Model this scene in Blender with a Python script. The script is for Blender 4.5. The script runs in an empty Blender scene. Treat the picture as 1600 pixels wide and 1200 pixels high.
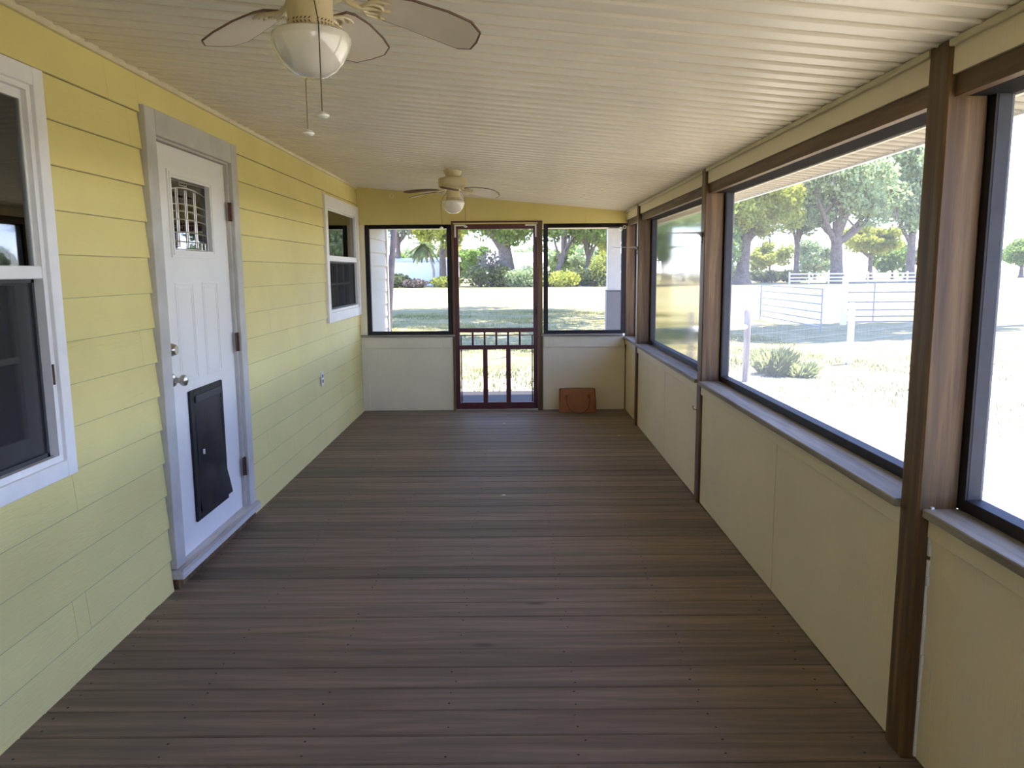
import bpy, math, random
import numpy as np
from mathutils import Vector, Matrix

random.seed(7)
rng = np.random.default_rng(11)
S = bpy.context.scene
COL = S.collection
R = math.radians
PI = math.pi

# ------------------------------------------------------------------ camera, sky, sun, exposure
F, PITCH, YAW, ROLL, EYE = 1218.2751, .1442, -.0018, .0075, 1.45
cam = bpy.data.cameras.new('camera')
cam.sensor_fit = 'HORIZONTAL'
cam.sensor_width = 36
cam.lens = F / 1600 * 36
cam.clip_start = .02
cam.clip_end = 1500
camo = bpy.data.objects.new('camera', cam)
COL.objects.link(camo)
cp, sp, cy, sy, cr, sr = math.cos(PITCH), math.sin(PITCH), math.cos(YAW), math.sin(YAW), math.cos(ROLL), math.sin(ROLL)
ex, eu, ed = Vector((cy, -sy, 0)), Vector((sp*sy, sp*cy, cp)), Vector((cp*sy, cp*cy, -sp))
rt, up = ex*cr - eu*sr, ex*sr + eu*cr
camo.matrix_world = Matrix(((rt.x, up.x, -ed.x, 0), (rt.y, up.y, -ed.y, 0), (rt.z, up.z, -ed.z, EYE), (0, 0, 0, 1)))
S.camera = camo

SUN_EL, SUN_AZ = R(68), math.atan2(.53, .85)      # azimuth measured from +X towards +Y
w = bpy.data.worlds.new('world')
S.world = w
w.use_nodes = True
wn = w.node_tree
wn.nodes.clear()
sky = wn.nodes.new('ShaderNodeTexSky')
sky.sky_type = 'NISHITA'
sky.sun_disc = False
sky.sun_elevation = SUN_EL
sky.sun_rotation = PI/2 - SUN_AZ
sky.air_density = .6
sky.dust_density = 0
sky.ozone_density = 2
bg = wn.nodes.new('ShaderNodeBackground')
bg.inputs['Strength'].default_value = .34
wo = wn.nodes.new('ShaderNodeOutputWorld')
tint = wn.nodes.new('ShaderNodeMix')
tint.data_type = 'RGBA'
tint.blend_type = 'MULTIPLY'
tint.inputs[0].default_value = 1
tint.inputs[7].default_value = (1.0, .90, 1.06, 1)     # daylight white balance of the camera
wn.links.new(sky.outputs[0], tint.inputs[6])
wn.links.new(tint.outputs[2], bg.inputs[0])
wn.links.new(bg.outputs[0], wo.inputs[0])

sl = bpy.data.lights.new('sun', 'SUN')
sl.energy = 4.4
sl.color = (1, .90, .77)
sl.angle = R(.6)
so = bpy.data.objects.new('sun', sl)
COL.objects.link(so)
so.location = (20, 12, 40)
d = Vector((math.cos(SUN_EL)*math.cos(SUN_AZ), math.cos(SUN_EL)*math.sin(SUN_AZ), math.sin(SUN_EL)))
so.rotation_euler = d.to_track_quat('Z', 'Y').to_euler()

vs = S.view_settings
S.display_settings.display_device = 'sRGB'
vs.view_transform = 'Standard'
vs.look = 'None'
vs.gamma = 1
vs.use_curve_mapping = False
vs.exposure = 2.32
S.cycles.max_bounces = 10
S.cycles.diffuse_bounces = 6
S.cycles.transparent_max_bounces = 12
S.cycles.sample_clamp_indirect = 8

# ------------------------------------------------------------------ materials
class NT:
    def __init__(s, name):
        s.m = bpy.data.materials.new(name)
        s.m.use_nodes = True
        s.t = s.m.node_tree
        s.t.nodes.clear()
        s.out = s.n('ShaderNodeOutputMaterial')
    def n(s, ty, **kw):
        nd = s.t.nodes.new(ty)
        for k, v in kw.items():
            if k in nd.inputs: nd.inputs[k].default_value = v
            else: setattr(nd, k, v)
        return nd
    def l(s, a, b): s.t.links.new(a, b)
    def coords(s, scale=(1, 1, 1), rand=True):
        tc = s.n('ShaderNodeTexCoord')
        mp = s.n('ShaderNodeMapping')
        mp.inputs['Scale'].default_value = scale
        if rand:
            oi = s.n('ShaderNodeObjectInfo')
            ad = s.n('ShaderNodeVectorMath', operation='MULTIPLY_ADD')
            cb = s.n('ShaderNodeCombineXYZ')
            for i in range(3): s.l(oi.outputs['Random'], cb.inputs[i])
            s.l(cb.outputs[0], ad.inputs[0])
            ad.inputs[1].default_value = (17, 23, 31)
            s.l(tc.outputs['Object'], ad.inputs[2])
            s.l(ad.outputs[0], mp.inputs[0])
        else:
            s.l(tc.outputs['Object'], mp.inputs[0])
        return mp.outputs[0]
    def noise(s, vec, scale=5, detail=3, rough=.55, dist=0):
        nz = s.n('ShaderNodeTexNoise')
        nz.inputs['Scale'].default_value = scale
        nz.inputs['Detail'].default_value = detail
        nz.inputs['Roughness'].default_value = rough
        nz.inputs['Distortion'].default_value = dist
        s.l(vec, nz.inputs['Vector'])
        return nz.outputs['Fac']
    def ramp(s, fac, stops):
        rp = s.n('ShaderNodeValToRGB')
        e = rp.color_ramp.elements
        while len(e) < len(stops): e.new(.5)
        for i, (p, c) in enumerate(stops):
            e[i].position = p
            e[i].color = (*c, 1) if len(c) == 3 else c
        s.l(fac, rp.inputs[0])
        return rp.outputs[0]
    def mix(s, a, b, fac, mode='MIX'):
        mx = s.n('ShaderNodeMix', data_type='RGBA', blend_type=mode)
        for sock, v in ((mx.inputs[0], fac), (mx.inputs[6], a), (mx.inputs[7], b)):
            if isinstance(v, bpy.types.NodeSocket): s.l(v, sock)
            elif isinstance(v, (int, float)): sock.default_value = v
            else: sock.default_value = (*v, 1)
        return mx.outputs[2]
    def bump(s, h, strength=.3, dist=.01):
        b = s.n('ShaderNodeBump')
        b.inputs['Strength'].default_value = strength
        b.inputs['Distance'].default_value = dist
        s.l(h, b.inputs['Height'])
        return b.outputs[0]
    def bsdf(s, col, rough=.6, normal=None, metal=0, spec=.5, coat=0):
        p = s.n('ShaderNodeBsdfPrincipled')
        if isinstance(col, bpy.types.NodeSocket): s.l(col, p.inputs['Base Color'])
        else: p.inputs['Base Color'].default_value = (*col, 1)
        if isinstance(rough, bpy.types.NodeSocket): s.l(rough, p.inputs['Roughness'])
        else: p.inputs['Roughness'].default_value = rough
        p.inputs['Metallic'].default_value = metal
        p.inputs['Specular IOR Level'].default_value = spec
        p.inputs['Coat Weight'].default_value = coat
        if normal: s.l(normal, p.inputs['Normal'])
        s.l(p.outputs[0], s.out.inputs[0])
        return p

def vary(nt, col, amt):
    oi = nt.n('ShaderNodeObjectInfo')
    mr = nt.n('ShaderNodeMapRange')
    mr.inputs['To Min'].default_value = 1-amt
    mr.inputs['To Max'].default_value = 1+amt
    nt.l(oi.outputs['Random'], mr.inputs[0])
    hs = nt.n('ShaderNodeHueSaturation')
    nt.l(mr.outputs[0], hs.inputs['Value'])
    nt.l(col, hs.inputs['Color'])
    return hs.outputs[0]

def mat_plain(name, col, rough=.6, var=.06, scale=12, metal=0, spec=.5, bump=.08, coat=0):
    t = NT(name)
    v = t.coords()
    n = t.noise(v, scale, 4)
    c = t.ramp(n, [(.3, tuple(x*(1-var) for x in col)), (.7, tuple(min(1, x*(1+var)) for x in col))])
    n2 = t.noise(v, scale*9, 2)
    t.bsdf(c, rough, t.bump(n2, bump, .003), metal, spec, coat)
    return t.m

def mat_wood(name, dark, mid, light, axis, grain=26, rough=.65, var=.12, knots=.5, stain=None, spec=.35):
    t = NT(name)
    sc = [1, 1, 1]
    sc[axis] = .05
    v = t.coords(sc)
    sc2 = [1, 1, 1]
    sc2[axis] = .16
    v2 = t.coords(sc2)
    g1 = t.noise(v, grain, 5, .62, .6)
    g2 = t.noise(v, grain*4, 3, .6)
    rings = t.n('ShaderNodeTexWave', wave_type='RINGS', rings_direction='XYZ'[axis])
    rings.inputs['Scale'].default_value = grain*.22
    rings.inputs['Distortion'].default_value = 9
    rings.inputs['Detail'].default_value = 2
    rings.inputs['Detail Scale'].default_value = 1.1
    t.l(v2, rings.inputs['Vector'])
    c = t.ramp(g1, [(.28, dark), (.5, mid), (.75, light)])
    c = t.mix(c, dark, t.ramp(rings.outputs['Fac'], [(.45, (0, 0, 0)), (1, (.55, .55, .55))]))
    c = t.mix(c, dark, t.ramp(g2, [(.5, (0, 0, 0)), (.75, (.5, .5, .5))]))
    vo = t.n('ShaderNodeTexVoronoi')
    vo.inputs['Scale'].default_value = 3.2
    t.l(t.coords([.5 if i == axis else 1.3 for i in range(3)]), vo.inputs['Vector'])
    k = t.ramp(vo.outputs['Distance'], [(.03, (knots,)*3), (.10, (0, 0, 0))])
    c = t.mix(c, tuple(x*.35 for x in dark), k)
    if stain:
        big = t.noise(t.coords((.8, .8, .8), False), 1.3, 3)
        c = t.mix(c, stain, t.ramp(big, [(.42, (0, 0, 0)), (.68, (.55, .55, .55))]))
    c = vary(t, c, var)
    t.bsdf(c, rough, t.bump(g1, .35, .004), 0, spec)
    return t.m

def mat_siding(name, col, axis, dirt=.10):
    t = NT(name)
    sc = [9, 9, 9]
    sc[axis] = .8
    g = t.noise(t.coords(sc), 9, 4, .65, .9)
    big = t.noise(t.coords((1, 1, 1), False), 1.7, 3)
    c = t.ramp(big, [(.3, tuple(x*(1-dirt) for x in col)), (.7, col)])
    c = vary(t, c, .02)
    t.bsdf(c, .55, t.bump(g, .45, .004), 0, .35)
    return t.m

M = {}
M['siding'] = mat_siding('pale_yellow_siding_paint', (.78, .67, .26), 1)
M['half'] = mat_siding('cream_yellow_panel_paint', (.83, .73, .51), 2, .10)
M['header'] = mat_siding('yellow_header_paint', (.76, .64, .25), 0)
M['back'] = mat_siding('cream_wall_paint', (.70, .60, .30), 0)
M['white'] = mat_plain('white_window_paint', (.80, .79, .78), .45, .04)
M['doorwhite'] = mat_plain('white_door_paint', (.78, .765, .735), .4, .03, 4)
M['casing'] = mat_plain('weathered_white_casing_paint', (.50, .48, .44), .6, .12, 6)
M['trim'] = mat_plain('beige_trim_paint', (.66, .58, .38), .55, .08)
M['ceil'] = mat_plain('cream_vinyl_soffit', (.76, .70, .58), .38, .05, 3, spec=.4, bump=.02)
M['soffit'] = mat_plain('dark_tan_soffit', (.30, .265, .205), .6, .08, 3)  # eave strips, coloured darker than the ceiling strips
M['floor'] = mat_wood('weathered_deck_boards', (.122, .087, .058), (.195, .143, .098), (.266, .20, .142), 0, 24, .58, .20, .8, (.14, .115, .10), .4)
M['deckout'] = mat_wood('grey_weathered_deck', (.16, .15, .15), (.27, .26, .26), (.36, .35, .35), 0, 24, .7, .15, .4)
M['post'] = mat_wood('brown_treated_post', (.058, .029, .011), (.155, .087, .033), (.26, .165, .07), 2, 20, .5, .07, .9)
M['beam'] = mat_wood('brown_header_beam', (.06, .034, .018), (.14, .083, .042), (.21, .13, .068), 1, 20, .6, .08, .6)
M['sill'] = mat_wood('worn_painted_sill', (.15, .12, .09), (.30, .27, .21), (.40, .36, .28), 1, 16, .7, .05, .2)
M['sillworn'] = mat_wood('worn_white_door_sill', (.30, .24, .19), (.58, .56, .52), (.70, .69, .66), 1, 16, .7, .05, .2)
M['sillx'] = mat_wood('worn_painted_sill_far', (.16, .13, .10), (.30, .27, .21), (.38, .34, .27), 0, 16, .7, .05, .2)
M['black'] = mat_plain('dark_bronze_frame', (.022, .019, .021), .6, .15, spec=.25)
M['blackmatte'] = mat_plain('flat_black_frame', (.020, .018, .019), .95, .1, spec=.03)
M['reveal'] = mat_plain('dark_grey_screen_stile', (.045, .045, .052), .55, .15, spec=.3)
M['maroon'] = mat_plain('dark_maroon_paint', (.085, .016, .020), .38, .15, 8)
M['dark'] = mat_plain('dark_gap', (.02, .017, .015), .9, .1)
M['nickel'] = mat_plain('satin_nickel', (.55, .52, .47), .28, .05, metal=1)
M['rust'] = mat_plain('rusty_hinge_metal', (.10, .045, .030), .6, .35, 60, metal=.3)
M['rubber'] = mat_plain('black_pet_flap_plastic', (.011, .010, .011), .5, .2, 10, spec=.3, bump=.2)
M['fan'] = mat_plain('cream_fan_enamel', (.66, .56, .34), .35, .05, spec=.5)
M['fanband'] = mat_plain('brown_leaf_relief', (.14, .06, .03), .6, .2)
M['blade'] = mat_plain('white_fan_blade', (.74, .66, .54), .5, .06, 6)
M['bladeedge'] = mat_plain('brown_fan_blade_edge', (.17, .10, .07), .6, .1)
M['bowl'] = mat_plain('opal_glass_bowl', (.80, .76, .68), .12, .02, spec=.7, bump=0, coat=1)
M['chain'] = mat_plain('brass_bead_chain', (.16, .12, .07), .4, .1, metal=.6)
M['pull'] = mat_plain('white_pull_knob', (.80, .76, .66), .4, .05)
M['leather'] = mat_plain('tan_leather', (.25, .082, .018), .45, .18, 14, bump=.2)
M['leatherdark'] = mat_plain('tan_leather_strap', (.20, .065, .02), .45, .15, 20)
M['iron'] = mat_plain('grey_bracket_metal', (.22, .20, .17), .45, .15, metal=.5)
M['outwhite'] = mat_plain('white_outdoor_paint', (.78, .78, .77), .6, .04)
M['bluewhite'] = mat_plain('pale_building_panels', (.72, .74, .78), .6, .04, 2)
M['greycover'] = mat_plain('charcoal_column_wrap', (.085, .085, .095), .6, .1)
M['pipe'] = mat_plain('galvanised_pipe', (.20, .21, .22), .4, .1, metal=.4)
M['greywood'] = mat_wood('grey_fence_post', (.16, .13, .11), (.33, .29, .25), (.45, .41, .36), 2, 18, .8, .1)
M['wire'] = mat_plain('fence_wire', (.30, .30, .30), .5, .1, metal=.4)
M['bark'] = mat_plain('oak_bark', (.15, .115, .09), .9, .35, 3, bump=.5)
M['barkdark'] = mat_plain('dark_grey_bark', (.07, .055, .05), .9, .4, 14, bump=.6)
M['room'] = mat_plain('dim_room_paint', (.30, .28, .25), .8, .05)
M['curtain'] = mat_plain('grey_curtain_cloth', (.72, .70, .64), .9, .05)
M['roof'] = mat_plain('grey_shingles', (.16, .15, .15), .9, .2)
M['colwhite'] = mat_plain('off_white_column_paint', (.42, .42, .43), .6, .05)
M['sidingedge'] = mat_plain('painted_lap_shadow', (.42, .37, .19), .8, .25, 9)  # darker strip imitating the shadow line under each lap
M['sidingout'] = mat_siding('skylit_tone_siding_paint', (.34, .33, .29), 1)  # same siding paint, greyed to put the outdoor skylit tone into its colour
M['blue'] = mat_plain('blue_tarp', (.06, .28, .65), .5, .1)
M['caulk'] = mat_plain('white_caulk', (.82, .80, .74), .6, .04)
M['fascia_out'] = mat_plain('beige_outer_trim', (.50, .46, .38), .5, .05)

def mat_glass(name, tint=(.9, .93, .92), ior=1.52):
    t = NT(name)
    tr = t.n('ShaderNodeBsdfTransparent')
    tr.inputs[0].default_value = (*tint, 1)
    gl = t.n('ShaderNodeBsdfGlossy')
    gl.inputs['Roughness'].default_value = .015
    fr = t.n('ShaderNodeFresnel')
    fr.inputs['IOR'].default_value = ior
    mx = t.n('ShaderNodeMixShader')
    t.l(fr.outputs[0], mx.inputs[0]); t.l(tr.outputs[0], mx.inputs[1]); t.l(gl.outputs[0], mx.inputs[2])
    t.l(mx.outputs[0], t.out.inputs[0])
    return t.m
M['glass'] = mat_glass('window_glass', (.93, .95, .94), 2.1)
M['doorglass'] = mat_glass('bevelled_door_glass', (.55, .57, .58), 2.1)

def mat_screen(name, opac, col, trans=0):
    t = NT(name)
    tr = t.n('ShaderNodeBsdfTransparent')
    df = t.n('ShaderNodeBsdfDiffuse')
    df.inputs[0].default_value = (*col, 1)
    tl = t.n('ShaderNodeBsdfTranslucent')
    tl.inputs[0].default_value = (*col, 1)
    m0 = t.n('ShaderNodeMixShader')
    m0.inputs[0].default_value = trans
    t.l(df.outputs[0], m0.inputs[1]); t.l(tl.outputs[0], m0.inputs[2])
    mx = t.n('ShaderNodeMixShader')
    mx.inputs[0].default_value = opac
    t.l(tr.outputs[0], mx.inputs[1]); t.l(m0.outputs[0], mx.inputs[2])
    t.l(mx.outputs[0], t.out.inputs[0])
    return t.m
M['screen'] = mat_screen('fine_insect_screen', .07, (.50, .50, .50), .6)
M['hazyscreen'] = mat_screen('haze_veil_insect_screen', .12, (.50, .50, .50), .6)  # denser copy of the screen, extra opacity imitates bright haze
M['darkscreen'] = mat_screen('dark_insect_screen', .55, (.05, .05, .055))

def mat_film():
    t = NT('hazy_clear_plastic_sheet')
    rf = t.n('ShaderNodeBsdfRefraction')
    rf.inputs['IOR'].default_value = 1.006
    rf.inputs['Roughness'].default_value = .28
    rf.inputs[0].default_value = (.64, .64, .63, 1)
    tr = t.n('ShaderNodeBsdfTransparent')
    tr.inputs[0].default_value = (.64, .64, .63, 1)
    m1 = t.n('ShaderNodeMixShader')
    m1.inputs[0].default_value = .7
    t.l(tr.outputs[0], m1.inputs[1]); t.l(rf.outputs[0], m1.inputs[2])
    gl = t.n('ShaderNodeBsdfGlossy')
    gl.inputs['Roughness'].default_value = .12
    fr = t.n('ShaderNodeFresnel')
    fr.inputs['IOR'].default_value = 1.3
    m2 = t.n('ShaderNodeMixShader')
    t.l(fr.outputs[0], m2.inputs[0]); t.l(m1.outputs[0], m2.inputs[1]); t.l(gl.outputs[0], m2.inputs[2])
    t.l(m2.outputs[0], t.out.inputs[0])
    return t.m
M['film'] = mat_film()

def mat_leaf(name, dark, light, trans=.55):
    t = NT(name)
    v = t.coords((1, 1, 1), True)
    n = t.noise(v, .55, 3)
    n2 = t.noise(v, 6, 1)
    c = t.ramp(n, [(.35, dark), (.65, light)])
    c = t.mix(c, tuple(x*.55 for x in dark), t.ramp(n2, [(.5, (0, 0, 0)), (.8, (.7, .7, .7))]))
    df = t.n('ShaderNodeBsdfDiffuse')
    tl = t.n('ShaderNodeBsdfTranslucent')
    t.l(c, df.inputs[0]); t.l(c, tl.inputs[0])
    mx = t.n('ShaderNodeMixShader')
    mx.inputs[0].default_value = trans
    t.l(df.outputs[0], mx.inputs[1]); t.l(tl.outputs[0], mx.inputs[2])
    t.l(mx.outputs[0], t.out.inputs[0])
    return t.m
M['leafoak'] = mat_leaf('oak_leaves', (.16, .25, .06), (.36, .50, .14))
M['leafyel'] = mat_leaf('yellow_green_leaves', (.27, .32, .06), (.58, .60, .14))
M['leafpale'] = mat_leaf('pale_mossy_leaves', (.30, .38, .19), (.54, .64, .36))
M['leafshrub'] = mat_leaf('shrub_leaves', (.07, .10, .04), (.20, .24, .10))
M['weed'] = mat_leaf('weed_leaves', (.20, .26, .11), (.46, .52, .26))
M['moss'] = mat_leaf('hanging_moss', (.16, .15, .13), (.28, .27, .23))
M['drygrass'] = mat_leaf('grass_blades', (.11, .15, .035), (.36, .33, .13), .3)

def mat_ground():
    t = NT('sandy_dry_lawn')
    v = t.coords((1, 1, 1), False)
    a = t.noise(v, .12, 5, .6)
    b = t.noise(v, 1.6, 5, .65)
    c = t.noise(v, 22, 3, .7)
    col = t.ramp(b, [(.30, (.135, .145, .038)), (.46, (.25, .225, .09)), (.66, (.37, .32, .17))])
    col = t.mix(col, (.31, .275, .13), t.ramp(a, [(.4, (0, 0, 0)), (.65, (.7, .7, .7))]))
    col = t.mix(col, (.10, .11, .04), t.ramp(c, [(.55, (0, 0, 0)), (.75, (.6, .6, .6))]))
    # bare pale sand along the porch, worn through to grass farther out
    sx = t.n('ShaderNodeSeparateXYZ')
    t.l(v, sx.inputs[0])
    def edge(sock, lo, hi):
        mr = t.n('ShaderNodeMapRange', interpolation_type='SMOOTHSTEP')
        mr.inputs['From Min'].default_value = lo
        mr.inputs['From Max'].default_value = hi
        mr.inputs['To Min'].default_value = 1
        mr.inputs['To Max'].default_value = 0
        t.l(sock, mr.inputs[0])
        return mr.outputs[0]
    ml = t.n('ShaderNodeMath', operation='MULTIPLY')
    t.l(edge(sx.outputs[0], 6, 13), ml.inputs[0]); t.l(edge(sx.outputs[1], 11, 16), ml.inputs[1])
    ws = t.n('ShaderNodeMath', operation='MULTIPLY')
    t.l(ml.outputs[0], ws.inputs[0])
    t.l(t.ramp(b, [(.30, (.35, .35, .35)), (.48, (1, 1, 1))]), ws.inputs[1])
    col = t.mix(col, (.47, .43, .31), ws.outputs[0])
    t.bsdf(col, .9, t.bump(c, .6, .04), 0, .1)
    return t.m
M['ground'] = mat_ground()

# ------------------------------------------------------------------ mesh helpers
ORG = {}
class MB:
    def __init__(s): s.v = []; s.f = []; s.mi = []; s.cur = 0; s.sm = []
    def add(s, vs, fs, smooth=False):
        o = len(s.v)
        s.v += [tuple(map(float, p)) for p in vs]
        for q in fs:
            s.f.append(tuple(i+o for i in q)); s.mi.append(s.cur); s.sm.append(smooth)
        return s
    def box(s, x0, x1, y0, y1, z0, z1, ch=0):
        if ch <= 0:
            vs = [(x, y, z) for x in (x0, x1) for y in (y0, y1) for z in (z0, z1)]
            return s.add(vs, [(0, 1, 3, 2), (4, 6, 7, 5), (0, 4, 5, 1), (2, 3, 7, 6), (0, 2, 6, 4), (1, 5, 7, 3)])
        c = ch
        X, Y, Z = (x0, x1), (y0, y1), (z0, z1)
        vs = []; idx = {}
        for i in range(2):
            for j in range(2):
                for k in range(2):
                    sx, sy_, sz = (1, -1)[i], (1, -1)[j], (1, -1)[k]
                    for a in range(3):
                        p = [X[i], Y[j], Z[k]]
                        dd = [sx*c, sy_*c, sz*c]
                        for b in range(3):
                            if b != a: p[b] += dd[b]
                        idx[i, j, k, a] = len(vs); vs.append(tuple(p))
        fs = []
        def q(*t):
            fs.append(tuple(idx[x] for x in t))
        for i in range(2): q(*[(i, j, k, 0) for j, k in ((0, 0), (0, 1), (1, 1), (1, 0))])
        for j in range(2): q(*[(i, j, k, 1) for i, k in ((0, 0), (0, 1), (1, 1), (1, 0))])
        for k in range(2): q(*[(i, j, k, 2) for i, j in ((0, 0), (0, 1), (1, 1), (1, 0))])
        for j in range(2):
            for k in range(2): q((0, j, k, 1), (1, j, k, 1), (1, j, k, 2), (0, j, k, 2))
        for i in range(2):
            for k in range(2): q((i, 0, k, 0), (i, 1, k, 0), (i, 1, k, 2), (i, 0, k, 2))
        for i in range(2):
            for j in range(2): q((i, j, 0, 0), (i, j, 1, 0), (i, j, 1, 1), (i, j, 0, 1))
        for i in range(2):
            for j in range(2):
                for k in range(2): q((i, j, k, 0), (i, j, k, 1), (i, j, k, 2))
        return s.add(vs, fs)
    def prism(s, prof, axis, a0, a1):
        """closed 2D profile extruded along axis (profile in the other two axes, in order)"""
        n = len(prof)
        def P(p, a):
            q = list(p); q.insert(axis, a); return tuple(q)
        vs = [P(p, a0) for p in prof] + [P(p, a1) for p in prof]
        fs = [tuple(range(n)), tuple(range(2*n-1, n-1, -1))]
        fs += [(i, (i+1) % n, n+(i+1) % n, n+i) for i in range(n)]
        return s.add(vs, fs)
    def lathe(s, prof, c, seg=32, axis='Z', cap=True):
        vs = []; fs = []
        n = len(prof)
        for r_, h in prof:
            for k in range(seg):
                a = 2*PI*k/seg
                x, y = r_*math.cos(a), r_*math.sin(a)
                p = {'Z': (x, y, h), 'X': (h, x, y), 'Y': (x, h, y)}[axis]
                vs.append((c[0]+p[0], c[1]+p[1], c[2]+p[2]))
        for i in range(n-1):
            for k in range(seg):
                fs.append((i*seg+k, i*seg+(k+1) % seg, (i+1)*seg+(k+1) % seg, (i+1)*seg+k))
        if cap:
            fs.append(tuple(range(seg))[::-1]); fs.append(tuple((n-1)*seg+k for k in range(seg)))
        return s.add(vs, fs, True)
    def tube(s, pts, r_, seg=8, cap=True):
        pts = [Vector(p) for p in pts]
        rr = r_ if isinstance(r_, (list, tuple)) else [r_]*len(pts)
        vs = []; fs = []
        n = len(pts); pu = None
        for i, p in enumerate(pts):
            t = (pts[min(i+1, n-1)] - pts[max(i-1, 0)]).normalized()
            u = pu - t*pu.dot(t) if pu is not None else None
            if u is None or u.length < 1e-5:
                h = Vector((0, 0, 1)) if abs(t.z) < .9 else Vector((1, 0, 0))
                u = h.cross(t)
            u.normalize(); pu = u
            v = t.cross(u)
            for k in range(seg):
                a = 2*PI*k/seg
                vs.append(tuple(p + (u*math.cos(a)+v*math.sin(a))*rr[i]))
        for i in range(n-1):
            for k in range(seg):
                fs.append((i*seg+k, i*seg+(k+1) % seg, (i+1)*seg+(k+1) % seg, (i+1)*seg+k))
        if cap:
            fs.append(tuple(range(seg))[::-1]); fs.append(tuple((n-1)*seg+k for k in range(seg)))
        return s.add(vs, fs, True)
    def build(s, name, mats, parent=None, loc=None):
        o0 = Vector(ORG.get(parent.name, (0, 0, 0))) if parent else Vector(loc or (0, 0, 0))
        me = bpy.data.meshes.new(name)
        me.from_pydata([(x-o0.x, y-o0.y, z-o0.z) for x, y, z in s.v], [], s.f)
        for m in (mats if isinstance(mats, list) else [mats]): me.materials.append(m)
        me.polygons.foreach_set('material_index', s.mi)
        me.polygons.foreach_set('use_smooth', s.sm)
        me.update()
        import bmesh
        b = bmesh.new(); b.from_mesh(me); bmesh.ops.recalc_face_normals(b, faces=b.faces); b.to_mesh(me); b.free()
        if any(s.sm):
            try: me.set_sharp_from_angle(angle=R(40))
            except Exception: pass
        o = bpy.data.objects.new(name, me)
        COL.objects.link(o)
        if parent: o.parent = parent
        else: o.location = o0
        ORG[o.name] = tuple(o0)
        return o

def empty(name, loc=(0, 0, 0)):
    o = bpy.data.objects.new(name, None)
    o.empty_display_size = .1
    COL.objects.link(o)
    o.location = loc
    ORG[o.name] = tuple(loc)
    return o

def tag(o, label, cat, group=None, kind=None):
    o['label'] = label
    o['category'] = cat
    if group: o['group'] = group
    if kind: o['kind'] = kind
    return o

def bx(*a, ch=0): return MB().box(*a, ch=ch)
def share(o, loc, parent):
    c = o.copy(); COL.objects.link(c); c.parent = parent; c.location = loc
    return c

# ------------------------------------------------------------------ dimensions
XL, XR, YF, YB = -1.577, 1.162, 8.07, -1.3
ZL = 2.30
SL = -.0948
def zc(x): return ZL + SL*(x-XL)
EAVE = 1.76

# ------------------------------------------------------------------ floor
floor = empty('floor', (0, 0, 0))
tag(floor, 'weathered brown deck board floor running across the porch', 'floor', kind='structure')
bx(XL-.05, 1.25, YB, YF+.1, -.10, -.036).build('subfloor', M['dark'], floor)
def board_mb(x0, x1, wd, th=.034):
    c = .004
    prof = [(-wd/2, -th), (-wd/2, -c), (-wd/2+c, 0), (wd/2-c, 0), (wd/2, -c), (wd/2, -th)]
    return MB().prism(prof, 0, x0, x1)
PB = .1424
y = 2.136 - PB*24 + PB/2
first = None
nails = MB()
k = 0
while y < YF + .02:
    if first is None:
        first = board_mb(XL+.002, XR+.05, PB-.0035).build('floor_board', M['floor'], floor)
        o = first
    else:
        o = share(first, (0, 0, 0), floor)
    o.location = (0, y, -random.random()*.0018)
    o.rotation_euler = (random.uniform(-.006, .006), 0, random.uniform(-.0006, .0006))
    for j in range(7):
        nx = XL + .06 + j*.43
        for dy in (-.036, .038):
            cx, cyy = nx + random.uniform(-.016, .016), y + dy + random.uniform(-.008, .008)
            if random.random() < .8:
                r_ = random.uniform(.0032, .0048)
                nails.add([(cx+r_*math.cos(a*PI/3), cyy+r_*math.sin(a*PI/3), .0006) for a in range(6)], [tuple(range(6))])
    y += PB
    k += 1
o = nails.build('nail_heads', M['dark'], floor); o['kind'] = 'stuff'

# ------------------------------------------------------------------ ceiling, roof
ceiling = empty('ceiling', (0, 0, 0))
tag(ceiling, 'cream ribbed vinyl soffit ceiling sloping down to the right', 'ceiling', kind='structure')
PW = .1
def ceil_strip(xs):
    m = MB()
    prof = [(-PW/2, .0), (-PW/2+.005, -.0055), (-PW/2+.010, -.006), (-PW/2+.015, .0), (PW/2-.016, .0), (PW/2-.012, .004), (PW/2, .004), (PW/2, .018), (-PW/2, .018)]
    n = len(prof)
    vs = [(x, a, zc(x)+b) for x in xs for a, b in prof]
    fs = [tuple(range(n)), tuple(range(2*n-1, n-1, -1))] + [(i, (i+1) % n, n+(i+1) % n, n+i) for i in range(n)]
    return m.add(vs, fs)
first = None
y = YB + PW/2
while y < 9.8:
    if first is None:
        first = ceil_strip((XL-.02, 1.30)).build('ceiling_strip', M['ceil'], ceiling); first.location = (0, y, 0)
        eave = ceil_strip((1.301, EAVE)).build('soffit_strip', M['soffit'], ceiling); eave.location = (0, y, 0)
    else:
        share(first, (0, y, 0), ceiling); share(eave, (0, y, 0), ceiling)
    y += PW
m = MB()
vs = [(x, yy, zc(x)+t) for x in (-3.6, EAVE+.01) for yy in (YB-.3, 9.95) for t in (.022, .16)]
vs[0:4] = [(-3.6, YB-.3, zc(-3.6)+.022), (-3.6, YB-.3, zc(-3.6)+.16), (-3.6, 9.95, zc(-3.6)+.022), (-3.6, 9.95, zc(-3.6)+.16)]
m.add(vs, [(0, 1, 3, 2), (4, 6, 7, 5), (0, 4, 5, 1), (2, 3, 7, 6), (0, 2, 6, 4), (1, 5, 7, 3)])
roof = m.build('roof', M['roof'])
tag(roof, 'grey roof slab over the porch ending at the eave', 'roof', kind='structure')
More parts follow.
